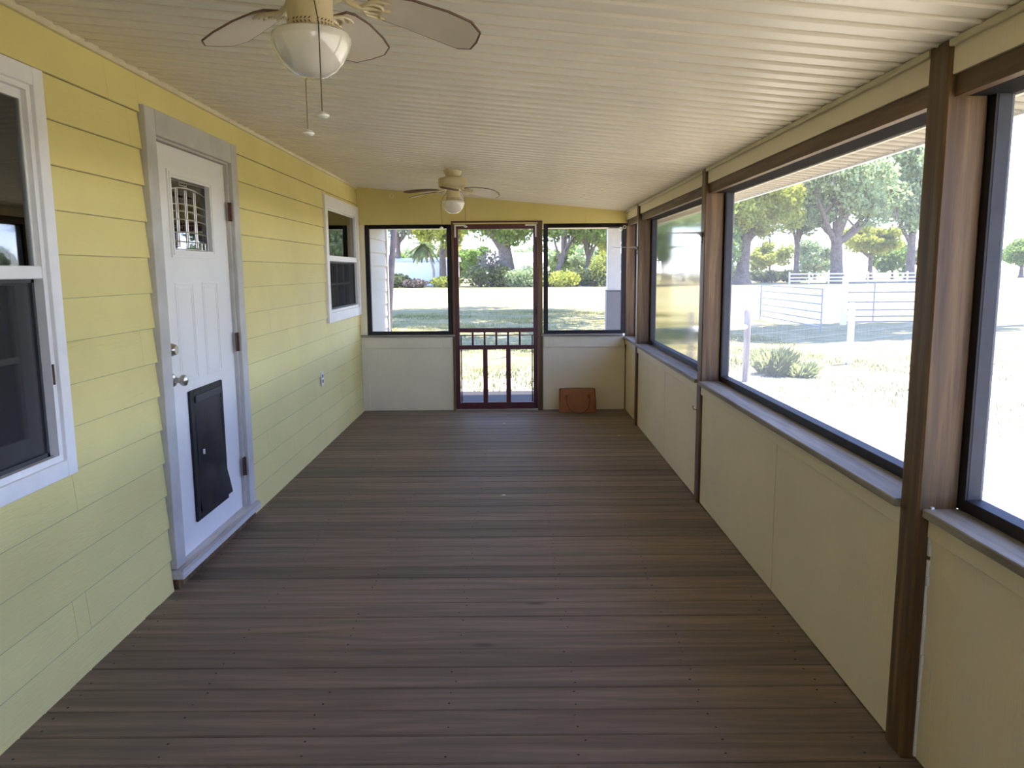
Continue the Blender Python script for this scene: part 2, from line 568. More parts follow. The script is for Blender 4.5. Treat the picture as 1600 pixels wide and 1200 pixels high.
t3 = bx(EAVE, EAVE+.02, YB, 9.8, zc(EAVE)-.012, zc(EAVE)+.12).build('trim_3', M['outwhite'])
tag(t3, 'white eave board along the outer roof edge', 'trim', kind='structure')

# ------------------------------------------------------------------ left wall: lap siding
wl = empty('wall_left', (0, 0, 0))
tag(wl, 'pale yellow lap siding house wall with white door and windows', 'wall', kind='structure')
NW = (1.32, 2.712, .75, 2.118)
DR = (3.426, 4.535, -.05, 2.158)
FW = (6.64, 8.062, 1.017, 2.095)
YE = 9.87
HOLES = [(NW[0], NW[1], NW[2], NW[3]), (DR[0], DR[1], DR[2], DR[3]), (FW[0], FW[1], FW[2], FW[3])]
# sheathing behind
sh = MB()
cuts = [(1.40, 2.66, .83, 2.03), (3.50, 4.46, -.05, 2.06), (6.74, 7.98, 1.10, 2.0)]
ys = sorted({YB, YE-.02} | {c for h in cuts for c in h[:2]})
for a, b in zip(ys, ys[1:]):
    hs = [h for h in cuts if h[0] <= a and b <= h[1]]
    if hs:
        sh.box(-1.72, -1.594, a, b, -.3, max(-.29, hs[0][2])); sh.box(-1.72, -1.594, a, b, hs[0][3], 2.45)
    else:
        sh.box(-1.72, -1.594, a, b, -.3, 2.45)
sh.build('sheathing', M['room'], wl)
seams = [-.30] + [-.15 + .1518*i for i in range(16)]
seams = [-.16, -.005] + [.147 + .1521*i for i in range(14)]
joints = {i: sorted(random.uniform(-.5, 9) for _ in range(3)) for i in range(40)}
joints[15] = [.1, 3.171, 6.8]
for i, z0 in enumerate(seams):
    z1 = min(z0 + .168, 2.40)
    if z0 < -.1: z1 = z0+.168
    segs = []
    cutsy = [YB] + [j for j in joints[i] if YB+.3 < j < 7.6] + [YF+.05, YE-.01]
    for a, b in zip(cutsy, cutsy[1:]):
        parts = [(a+.0008, b-.0008)]
        for h in HOLES:
            # board overlaps hole in z only if most of it lies in the hole
            if z1-.02 > h[2] and z0 < h[3]:
                full = z0 >= h[2]-.005 and z1-.016 <= h[3]+.005
                nxt = []
                for p, q in parts:
                    if q <= h[0] or p >= h[1]: nxt.append((p, q, )); continue
                    if p < h[0]: nxt.append((p, h[0]-.002))
                    if q > h[1]: nxt.append((h[1]+.002, q))
                    if not full:
                        pp, qq = max(p, h[0]), min(q, h[1])
                        if z0 < h[2]-.01: segs.append((pp, qq, z0, h[2]))
                        if z1 > h[3]+.03: segs.append((pp, qq, h[3], z1))
                parts = nxt
        segs += [(p, q, z0, z1) for p, q in parts if q-p > .02]
    for p, q, a, b in segs:
        t0 = (a-z0)/.168*.013
        t1 = (b-z0)/.168*.013
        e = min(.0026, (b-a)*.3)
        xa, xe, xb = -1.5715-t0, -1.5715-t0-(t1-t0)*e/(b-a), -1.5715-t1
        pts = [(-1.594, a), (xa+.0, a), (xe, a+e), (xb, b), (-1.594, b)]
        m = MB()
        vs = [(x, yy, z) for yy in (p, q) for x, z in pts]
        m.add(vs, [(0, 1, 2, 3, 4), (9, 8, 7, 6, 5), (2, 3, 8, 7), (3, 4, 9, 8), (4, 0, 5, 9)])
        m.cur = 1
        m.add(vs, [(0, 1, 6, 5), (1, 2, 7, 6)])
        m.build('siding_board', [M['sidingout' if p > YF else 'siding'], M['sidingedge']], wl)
bx(-1.60, -1.556, YE-.03, YE+.02, -.3, 2.40).build('corner_board', M['outwhite'], wl)
t1 = MB()
t1.prism([(XL-.01, 2.301), (XL-.01, 2.280), (XL+.008, 2.280), (XL+.012, 2.284), (XL+.018, 2.292), (XL+.020, 2.30)], 1, YB, YF)
o = t1.build('trim_1', M['trim']); tag(o, 'cream cove strip where yellow siding meets the ceiling', 'trim', kind='structure')

# dim rooms behind the house windows
room = empty('wall_inside')
tag(room, 'dim room walls seen through the house window glass', 'wall', kind='structure')
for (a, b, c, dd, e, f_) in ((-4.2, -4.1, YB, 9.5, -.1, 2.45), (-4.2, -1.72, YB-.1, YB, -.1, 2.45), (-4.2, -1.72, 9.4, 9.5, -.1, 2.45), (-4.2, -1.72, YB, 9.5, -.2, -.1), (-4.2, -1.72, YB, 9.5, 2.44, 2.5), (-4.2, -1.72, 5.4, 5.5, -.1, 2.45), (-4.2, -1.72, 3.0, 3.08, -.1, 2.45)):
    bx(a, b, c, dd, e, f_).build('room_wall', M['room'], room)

# ------------------------------------------------------------------ house windows
def house_window(name, label, y0, y1, z0, z1, gy0, gy1, gz0, gz1, zr0, zr1, cols, mun, cw):
    w_ = empty(name, (XL, (y0+y1)/2, z0))
    tag(w_, label, 'window', kind='structure')
    X0, X1 = XL-.02, XL+.020
    # casing of four boards
    bx(X0, X1, y0, y0+cw, z0, z1, ch=.002).build('casing_board', M['white'], w_)
    bx(X0, X1, y1-cw, y1, z0, z1, ch=.002).build('casing_board', M['white'], w_)
    bx(X0, X1-.001, y0+cw, y1-cw, z0, z0+cw, ch=.002).build('casing_board', M['white'], w_)
    bx(X0, X1-.001, y0+cw, y1-cw, z1-cw, z1, ch=.002).build('casing_board', M['white'], w_)
    # vinyl frame
    fr = MB()
    a0, a1, b0, b1 = y0+cw, y1-cw, z0+cw, z1-cw
    fr.box(X0-.06, XL+.006, a0, a0+.022, b0+.022, b1-.018).box(X0-.06, XL+.006, a1-.022, a1, b0+.022, b1-.018)
    fr.box(X0-.06, XL+.006, a0, a1, b0, b0+.022).box(X0-.06, XL+.006, a0, a1, b1-.018, b1)
    fr.build('frame', M['white'], w_)
    # upper sash
    us = MB()
    xs0, xs1 = XL-.045, XL-.012
    us.box(xs0, xs1, a0+.02, gy0, zr0, b1).box(xs0, xs1, gy1, a1-.02, zr0, b1)
    us.box(xs0, xs1, gy0, gy1, gz1, b1)
    us.box(xs0, XL+.004, a0+.02, a1-.02, zr0, zr1, ch=.003)
    u = us.build('upper_sash', M['white'], w_)
    bx(XL-.019, XL-.016, gy0, gy1, zr1, gz1).build('pane', M['glass'], u)
    mm = MB()
    zm = (gz1+zr1)/2
    for k in range(1, cols):
        yy = gy0+(gy1-gy0)*k/cols
        mm.box(XL-.026, XL-.020, yy-.008, yy+.008, zr1, gz1)
    if mun: mm.box(XL-.026, XL-.020, gy0, gy1, zm-.010, zm+.010)
    mm.build('muntin', M['white'], u)
    # lower sash
    ls = MB()
    xl0, xl1 = XL-.085, XL-.052
    gl1, gr1 = gy0+.03, gy1-.055
    ls.box(xl0, xl1, a0+.02, gl1, b0+.01, zr0).box(xl0, xl1, gr1, a1-.02, b0+.01, zr0)
    ls.box(xl0, xl1, gl1, gr1, b0+.01, gz0).box(xl0, xl1, gl1, gr1, zr0-.02, zr0)
    l = ls.build('lower_sash', M['white'], w_)
    bx(XL-.070, XL-.066, gl1, gr1, gz0, zr0-.02).build('pane', M['glass'], l)
    mm = MB()
    zm = (gz0+zr0)/2
    for k in range(1, cols):
        yy = gl1+(gr1-gl1)*k/cols
        mm.box(XL-.064, XL-.059, yy-.008, yy+.008, gz0, zr0-.02)
    if mun: mm.box(XL-.064, XL-.059, gl1, gr1, zm-.010, zm+.010)
    mm.build('muntin', M['white'], l)
    # insect screen over the lower sash
    sc = MB()
    sa, sb, sz0 = a0+.022, gy1-.004, b0+.022
    sc.box(XL-.03, XL-.018, sa, sa+.012, sz0, zr0).box(XL-.03, XL-.018, sb-.012, sb, sz0, zr0)
    sc.box(XL-.03, XL-.018, sa, sb, sz0, sz0+.014).box(XL-.03, XL-.018, sa, sb, zr0-.012, zr0)
    s_ = sc.build('screen_frame', M['reveal'], w_)
    bx(XL-.0245, XL-.0238, sa+.012, sb-.012, sz0+.014, zr0-.012).build('screen_mesh', M['darkscreen'], s_)
    return w_

w1 = house_window('window_1', 'white double hung window left of the white door', *NW, 1.43, 2.622, .905, 2.012, 1.435, 1.478, 4, True, .058)
bx(XL+.006, XL+.010, 2.634, 2.642, 1.076, 1.146).build('sash_latch', M['rust'], w1)
w2 = house_window('window_2', 'small white double hung window at the far end of the house wall', *FW, 6.760, 7.963, 1.135, 1.980, 1.545, 1.592, 4, True, .085)
# pale blinds hanging right behind the upper panes
def blind(y0, y1, z0, z1, label):
    m = MB()
    n = int((y1-y0)/.03)
    pv = [(XL-.052-(.004 if i % 2 else 0), y0+(y1-y0)*i/n, z) for z in (z0, z1) for i in range(n+1)]
    pv += [(x-.003, y_, z) for x, y_, z in pv]
    N1 = n+1
    fs = [(i, i+1, N1+i+1, N1+i) for i in range(n)] + [(2*N1+i, 3*N1+i, 3*N1+i+1, 2*N1+i+1) for i in range(n)]
    m.add(pv, fs)
    o = m.build('window_blind', M['curtain'], None, (XL-.055, (y0+y1)/2, z0))
    tag(o, label, 'blind')
blind(1.42, 2.645, 1.482, 2.03, 'pale blind behind the upper pane of the window left of the white door')
blind(6.745, 7.975, 1.597, 1.995, 'pale blind behind the upper pane of the far small house window')

# ------------------------------------------------------------------ white house door
dr = empty('door_1', (XL, 3.98, 0))
tag(dr, 'white house door with leaded glass lite and black pet flap', 'door', kind='structure')
XC0, XC1 = -1.594, XL+.026
bx(XC0, XC1, DR[0], 3.522, .10, DR[3], ch=.003).build('casing_board', M['casing'], dr)
bx(XC0, XC1, 4.444, DR[1], .06, DR[3], ch=.003).build('casing_board', M['casing'], dr)
bx(XC0, XC1, 3.522, 4.444, 2.050, DR[3], ch=.003).build('casing_board', M['casing'], dr)
jb = MB()
jb.box(-1.72, XL+.004, 3.50, 3.530, .08, 2.040).box(-1.72, XL+.004, 4.425, 4.46, .08, 2.040).box(-1.72, XL+.004, 3.50, 4.46, 2.040, 2.056)
jb.build('jamb', M['casing'], dr)
XD = -1.592
SY0, SY1, SZ0, SZ1 = 3.533, 4.422, .092, 2.036
g = (3.719, 4.185, 1.558, 1.895)
pd = (3.757, 4.183, .218, .878)
sl_ = MB()
T = .044
sl_.box(XD-T, XD, SY0, g[0], SZ0, SZ1).box(XD-T, XD, g[1], SY1, SZ0, SZ1)
sl_.box(XD-T, XD, g[0], g[1], g[3], SZ1).box(XD-T, XD, g[0], g[1], SZ0, g[2])
slab = sl_.build('door_slab', M['doorwhite'], dr)
# moulded lite frame
lf = MB()
for k, (e, h_) in enumerate(((.034, .007), (.022, .012), (.010, .008))):
    A, B, C_, D_ = g[0]-e, g[1]+e, g[2]-e, g[3]+e
    A2, B2, C2, D2 = g[0]-e+.012, g[1]+e-.012, g[2]-e+.012, g[3]+e-.012
    lf.box(XD, XD+h_, A, A2, C_, D_).box(XD, XD+h_, B2, B, C_, D_).box(XD, XD+h_, A2, B2, C_, C2).box(XD, XD+h_, A2, B2, D2, D_)
lite = lf.build('lite_frame', M['doorwhite'], dr)
bx(XD-.026, XD-.018, *g).build('glass_pane', M['doorglass'], lite)
# lead came pattern
lc = MB()
xc = XD-.016
def came(pts, r_=.0032): lc.tube([(xc, a, b) for a, b in pts], r_, 6)
def arch(z, rise, y0=3.728, y1=4.176, n=12):
    c = (y0+y1)/2
    return [(y0+(y1-y0)*i/n, z+rise*(1-((2*i/n-1)**2))) for i in range(n+1)]
for z_, rs in ((1.838, .026), (1.772, .014), (1.738, .014), (1.700, .012), (1.640, .010), (1.603, 0.0)): came(arch(z_, rs))
for yc in (3.825, 3.930, 4.038):
    came([(yc-.010, 1.575), (yc-.010, 1.852)], .0026); came([(yc+.010, 1.575), (yc+.010, 1.852)], .0026)
came([(3.728, 1.566), (3.728, 1.888), (4.176, 1.888), (4.176, 1.566), (3.728, 1.566)])
came([(3.862, 1.872), (3.952, 1.872), (3.952, 1.886), (3.862, 1.886), (3.862, 1.872)], .002)
for yc in (3.76, 4.10, 4.145): came([(yc, 1.566), (yc, 1.603)], .0022)
lc.build('lead_came', M['nickel'], lite)
# two embossed upright panels
for a, b in ((3.700, 3.915), (4.022, 4.235)):
    pm = MB()
    z0, z1 = .925, 1.405
    for e, h_, wd in ((0, .0025, .012), (.022, .0018, .010)):
        pm.box(XD, XD+h_, a+e, a+e+wd, z0+e, z1-e, ch=.0012).box(XD, XD+h_, b-e-wd, b-e, z0+e, z1-e, ch=.0012)
        pm.box(XD, XD+h_, a+e+wd, b-e-wd, z0+e, z0+e+wd, ch=.0012).box(XD, XD+h_, a+e+wd, b-e-wd, z1-e-wd, z1-e, ch=.0012)
    pm.build('panel_moulding', M['doorwhite'], dr)
# pet door
pf = MB()
for a, b, c_, d_ in ((pd[0], pd[0]+.045, pd[2], pd[3]), (pd[1]-.03, pd[1], pd[2], pd[3]), (pd[0]+.045, pd[1]-.03, pd[2], pd[2]+.04), (pd[0]+.045, pd[1]-.03, pd[3]-.035, pd[3])):
    pf.box(XD, XD+.014, a, b, c_, d_, ch=.003)
pet = pf.build('pet_door_frame', M['rubber'], dr)
bx(XD+.014, XD+.020, pd[0]+.055, pd[1]-.035, pd[3]-.065, pd[3]-.028, ch=.002).build('clamp_bar', M['reveal'], pet)
fl = MB()
nu, nv = 14, 22
gv = []
for j in range(nv+1):
    v_ = j/nv
    for i in range(nu+1):
        u_ = i/nu
        yy = pd[0]+.05 + (pd[1]-.03-pd[0]-.05)*u_
        zz = pd[3]-.035 - (pd[3]-pd[2]-.075)*v_
        bul = .012*math.sin(PI*u_)*math.sin(PI*min(1, v_*1.3)) + .010*math.sin(5*u_+4*v_)*v_
        curl = .045*max(0, v_-.72)*max(0, u_-.3)*6
        gv.append((XD+.010+abs(bul)+curl*.5, yy+curl*.35, zz))
fs = [(j*(nu+1)+i, j*(nu+1)+i+1, (j+1)*(nu+1)+i+1, (j+1)*(nu+1)+i) for j in range(nv) for i in range(nu)]
nG = len(gv)
gv += [(x-.004, a, b) for x, a, b in gv]
fs += [tuple(q+nG for q in f_[::-1]) for f_ in fs]
fl.add(gv, fs, True)
fl.build('pet_flap', M['rubber'], pet)
bx(XD+.022, XD+.030, pd[0]+.088, pd[0]+.10, .545, .570, ch=.001).build('white_tag', M['white'], pet)
# hardware
def knobset():
    m = MB()
    m.lathe([(.0, 0), (.031, 0), (.031, .004), (.027, .010), (.014, .013), (.011, .030), (.016, .036), (.025, .044), (.0275, .054), (.024, .064), (.012, .070), (0, .071)], (XD, 3.605, .955), 24, 'X', False)
    return m.build('door_knob', M['nickel'], dr)
knobset()
m = MB()
m.lathe([(0, 0), (.031, 0), (.031, .006), (.024, .026), (.021, .030), (0, .030)], (XD, 3.605, 1.098), 24, 'X', False)
db = m.build('deadbolt', M['nickel'], dr)
for za, zb in ((1.734, 1.836), (1.009, 1.114), (.283, .390)):
    m = MB()
    m.box(XL+.004, XL+.010, 4.405, 4.448, za, zb, ch=.001)
    m.tube([(XL+.013, 4.425, za), (XL+.013, 4.425, zb)], .007, 10)
    m.build('hinge', M['rust'], dr)
# threshold
bx(-1.70, XL+.012, 3.53, 4.425, .060, .090, ch=.004).build('threshold', M['reveal'], dr)
tb = bx(-1.72, XL+.050, 3.43, 4.545, .048, .094, ch=.004).build('wooden_sill', M['sillworn'], dr)
bx(-1.72, XL+.020, 3.44, 4.535, -.0, .048).build('sill_support', M['post'], dr)

# ------------------------------------------------------------------ right wall
wr = empty('wall_right')
tag(wr, 'low cream panelled half wall under the right hand screens', 'wall', kind='structure')
P1, P2, P3, P0 = (2.145, 2.248), (4.736, 4.834), (7.205, 7.299), (-.36, -.26)
def rpanel(y0, y1, X=XR):
    m = MB()
    m.box(X, X+.03, y0+.0035, y1-.0035, 0.004, .745, ch=.002)
    m.build('wall_panel', M['half'], wr)
for a, b, X in ((-1.3, P0[0], 1.19), (P0[1], .95, 1.19), (.95, P1[0], 1.19), (P1[1], 3.371, XR), (3.371, P2[0], XR), (P2[1], 5.912, XR), (5.912, P3[0], XR), (P3[1], YF, XR+.01)):
    rpanel(a, b, X)
bx(1.222, 1.225, YB, P0[0], 0, .744).build('panel_backing', M['dark'], wr)
for a, b in ((P0[1], P1[0]), (P1[1], P2[0]), (P2[1], P3[0]), (P3[1], YF)): bx(1.222, 1.225, a, b, 0, .744).build('panel_backing', M['dark'], wr)
bx(1.264, 1.30, YB, YF+.1, -.4, .744).build('outer_panel', M['half'], wr)
bays = [(-1.3, P0[0], 1.19), (P0[1], P1[0], 1.19), (P1[1], P2[0], XR), (P2[1], P3[0], XR), (P3[1], YF, XR+.01)]
for y0, y1, X in bays:
    bx(X-.011, X+.02, y0+.002, y1-.002, .688, .746, ch=.002).build('apron_board', M['half'], wr)
    bx(X-.030, 1.315, y0, y1, .746, .771, ch=.003).build('sill_board', M['sill'], wr)
    # header: wood beam under a painted board
    bx(1.170, 1.198, y0, y1, 1.895, 1.952).build('header_beam', M['beam'], wr)
    m = MB()
    m.box(1.160, 1.31, y0+.001, y1-.001, 1.952, zc(1.16)-.002)
    m.build('header_board', M['half'], wr)
    bx(1.144, 1.160, y0, y1, zc(1.15)-.020, zc(1.15)-.001, ch=.003).build('ceiling_channel', M['trim'], wr)
cb = MB()
zz = .01
while zz < .74:
    h_ = random.uniform(.008, .05)
    if random.random() < .93:
        wd = random.uniform(.003, .011)
        cb.box(1.183, 1.191, P1[0]-wd, P1[0]+.001, zz, zz+h_)
    zz += h_
cb.build('caulk_bead', M['caulk'], wr)

for a, b in (P0, P1, P2, P3): bx(1.262, 1.312, a, b, .771, 1.942).build('post_backing', M['black'], wr)
def post(yr, label, x0=1.148, x1=1.262):
    cx, cyy = (x0+x1)/2, (yr[0]+yr[1])/2
    m = MB()
    # slightly waney four sided post, edges eased
    N = 14
    c = .006
    vs = []
    ring = [(x0+c, yr[0]), (x1-c, yr[0]), (x1, yr[0]+c), (x1, yr[1]-c), (x1-c, yr[1]), (x0+c, yr[1]), (x0, yr[1]-c), (x0, yr[0]+c)]
    for k in range(N+1):
        f_ = k/N
        ox, oy = random.uniform(-.0012, .0012), random.uniform(-.0012, .0012)
        for x, y_ in ring: vs.append((x+ox, y_+oy, (zc(x)-.001)*f_))
    fs = [tuple(range(8)), tuple(range(8*N, 8*N+8))]
    for k in range(N):
        for i in range(8): fs.append((k*8+i, k*8+(i+1) % 8, (k+1)*8+(i+1) % 8, (k+1)*8+i))
    m.add(vs, fs)
    o = m.build('wooden_post', M['post'], None, (cx, cyy, 0))
    tag(o, label, 'post', 'brown posts along the right side')
    return o
post(P1, 'brown wooden post nearest the camera with knots and a long crack')
post(P2, 'brown wooden post between the big right screen and the hazy sheet')
post(P3, 'brown wooden post closest to the far right corner', 1.145, 1.2615)

nwin = [3]
def screen_bay(axis, a0, a1, z0, z1, p0, p1, label, smat, dark_t=.03):
    """dark frame of stiles and rails round an opening with a stretched mesh; axis X = lies in the right wall"""
    n = 'window_%d' % nwin[0]; nwin[0] += 1
    c = ((p0+p1)/2, (a0+a1)/2, z0) if axis == 'X' else ((a0+a1)/2, (p0+p1)/2, z0)
    w_ = empty(n, c)
    tag(w_, label, 'window', kind='structure')
    def B(a, b, z, zz, q0=p0, q1=p1, ch=.002):
        return bx(q0, q1, a, b, z, zz, ch=ch) if axis == 'X' else bx(a, b, q0, q1, z, zz, ch=ch)
    t_ = dark_t
    for a, b in ((a0, a0+t_), (a1-t_, a1)):
        if axis == 'X':
            o = MB()
            o.box(p0+.006, p1, a, b, z0, z1, ch=.002)
            s_ = o.build('stile', M['reveal'], w_)
            bx(p0, p0+.006, a, b, z0, z1).build('spline_strip', M['black'], s_)
        else:
            B(a, b, z0, z1).build('stile', M['black'], w_)
    B(a0+t_, a1-t_, z0, z0+.035).build('rail', M['black'], w_)
    B(a0+(0 if axis == 'X' else t_), a1-(0 if axis == 'X' else t_), z1-.038-(.007 if axis == 'X' else 0), z1, 1.199 if axis == 'X' else p0, p1).build('rail', M['blackmatte'], w_)
    pm = p1-.008
    if smat is M['film']:
        MB().add([(pm, a0+t_, z0+.035), (pm, a1-t_, z0+.035), (pm, a1-t_, z1-.038), (pm, a0+t_, z1-.038)], [(3, 2, 1, 0)]).build('plastic_sheet', smat, w_)
    else:
        B(a0+t_, a1-t_, z0+.035, z1-.038, pm, pm+.0008, 0).build('screen_mesh', smat, w_)
    return w_
FX0, FX1 = 1.262, 1.312
screen_bay('X', -1.3, P0[0], .771, 1.942, FX0, FX1, 'dark framed screen behind the camera on the right', M['screen'])
screen_bay('X', P0[1], P1[0], .771, 1.942, FX0, FX1, 'dark framed screen at the right edge, before the nearest post', M['hazyscreen'])
big = screen_bay('X', P1[1], P2[0], .771, 1.942, FX0, FX1, 'widest dark framed screen on the right showing gates and oaks', M['hazyscreen'])
screen_bay('X', P2[1], P3[0], .771, 1.942, FX0, FX1, 'dark framed opening with hazy clear sheet beyond the middle post', M['film'])
screen_bay('X', P3[1], YF, .771, 1.942, FX0, FX1, 'narrow dark framed screen beside the far right corner', M['screen'])
screen_bay('Y', .40, 1.16, .78, 1.92, YB-.08, YB-.03, 'dark framed wide screen in the wall behind the camera', M['screen'], .045)
# outer trim under the soffit with dark screw heads
ot = empty('trim_4', (1.33, 3.5, 1.8))
tag(ot, 'beige outer trim above the right screens dotted with dark screws', 'trim', kind='structure')
bx(1.314, 1.33, YB, YF+.1, 1.893, zc(1.32)-.001).build('trim_board', M['fascia_out'], ot)
sc = MB()
for yy in np.arange(.2, 8, .48):
    sc.lathe([(0, -.004), (.005, -.004), (.005, 0), (0, 0)], (1.314, yy, 1.899), 8, 'X', False)
o = sc.build('screw_heads', M['dark'], ot); o['kind'] = 'stuff'

# ------------------------------------------------------------------ far wall
wf = empty('wall_far')
tag(wf, 'cream end wall round the maroon screen door and two screens', 'wall', kind='structure')
def fp(x0, x1, z0, z1, name='wall_panel', mat='half', y0=YF, y1=YF+.06, ch=.002):
    return bx(x0, x1, y0, y1, z0, z1, ch=ch).build(name, M[mat], wf)
fp(XL+.002, -.625, .004, .776); fp(.309, 1.162, .004, .776)
fp(XL+.002, -1.506, .80, 1.922, 'corner_panel')
def header(x0, x1):
    m = MB()
    vs = [(x, yy, z) for x in (x0, x1) for yy in (YF, YF+.06) for z in (1.922, zc(x)-.001)]
    m.add(vs, [(0, 1, 3, 2), (4, 6, 7, 5), (0, 4, 5, 1), (2, 3, 7, 6), (0, 2, 6, 4), (1, 5, 7, 3)])
    m.build('header_panel', M['header'], wf)
header(XL+.002, .7445); header(.7465, 1.30)
for a, b in ((-1.545, -.640), (.32, 1.155)):
    fp(a, b, .662, .776, 'apron_board', 'half', YF-.010, YF, .002)
fp(XL+.002, -1.500, .004, .776, 'corner_strip', 'half', YF-.008, YF, .002)
for a, b in ((XL+.004, -.60), (.29, 1.135)):
    fp(a, b, .779, .800, 'sill_board', 'sillx', YF-.035, YF+.06, .004)
for a, b in ((-.622, -.602), (.2585, .307)):
    fp(a, b, .0, 1.935, 'door_stud', 'post', YF-.012, YF+.08, .003)
fp(-.622, .307, 1.9365, 1.952, 'door_head', 'maroon', YF-.014, YF+.08, .002)
bx(-.60, .257, YF-.005, YF+.06, -.004, .012).build('door_threshold', M['nickel'], wf)
bx(1.162, 1.30, YF, YF+.06, 0, 1.92).build('corner_stud', M['post'], wf)
# outer skin so that no light leaks around
screen_bay('Y', -1.504, -.624, .800, 1.920, YF+.004, YF+.05, 'dark framed screen left of the maroon door showing white siding', M['screen'], .045)
screen_bay('Y', .318, 1.160, .800, 1.920, YF+.004, YF+.05, 'dark framed screen right of the maroon door showing white column', M['screen'], .045)

# maroon screen door
sd = empty('door_2', (-.17, YF+.03, 0))
tag(sd, 'dark maroon wooden screen door with spindles in the far wall', 'door', kind='structure')
Y0, Y1 = YF+.008, YF+.040
def dbx(x0, x1, z0, z1, name, y0=Y0, y1=Y1, mat='maroon'):
    return bx(x0, x1, y0, y1, z0, z1, ch=.003 if min(x1-x0, z1-z0) > .012 else 0).build(name, M[mat], sd)
dbx(-.600, -.553, .014, 1.932, 'stile'); dbx(.211, .257, .014, 1.932, 'stile')
dbx(-.553, .211, 1.871, 1.932, 'top_rail')
dbx(-.553, .211, .820, .864, 'lock_rail')
dbx(-.553, .211, .643, .687, 'middle_rail')
dbx(-.553, .211, .014, .085, 'bottom_rail')
for x in (-.419, -.296, -.174, -.052, .070): dbx(x-.010, x+.010, .687, .820, 'spindle', Y0+.006, Y1-.006)
dbx(-.553, .211, .784, .794, 'cross_bar', Y0+.010, Y1-.012)
for x in (-.291, -.050): dbx(x-.024, x+.024, .085, .643, 'muntin', Y0+.003, Y1-.003)
for x in (-.541, .199): dbx(x-.006, x+.006, .085, .784, 'screen_spline', Y0+.012, Y1-.012, 'black')
bx(-.553, .211, Y1-.006, Y1-.005, .085, 1.871).build('screen_mesh', M['screen'], sd)
for s_, x in ((1, -.590), (-1, .247)):
    m = MB()
    xa, xb = (x, x+.115*s_)
    m.box(min(xa, xb), max(xa, xb), Y0-.003, Y0, 1.902, 1.918)
    m.box(min(x, x+.016*s_), max(x, x+.016*s_), Y0-.003, Y0, 1.79, 1.902)
    m.build('corner_brace', M['white'], sd)
bx(.238, .246, Y0-.02, Y0, 1.0, 1.09, ch=.002).build('pull_handle', M['black'], sd)

# rear wall behind the camera
wb = empty('wall_back')
tag(wb, 'cream half wall and header closing the porch behind the camera', 'wall', kind='structure')
bx(XL-.02, 1.3, YB-.1, YB, -.1, .78).build('wall_panel', M['back'], wb)
bx(XL-.02, 1.3, YB-.1, YB, 1.92, 2.3).build('wall_panel', M['back'], wb)
bx(XL-.02, .40, YB-.1, YB, .78, 1.92).build('wall_panel', M['back'], wb)
bx(1.16, 1.3, YB-.1, YB, .78, 1.92).build('wall_panel', M['back'], wb)

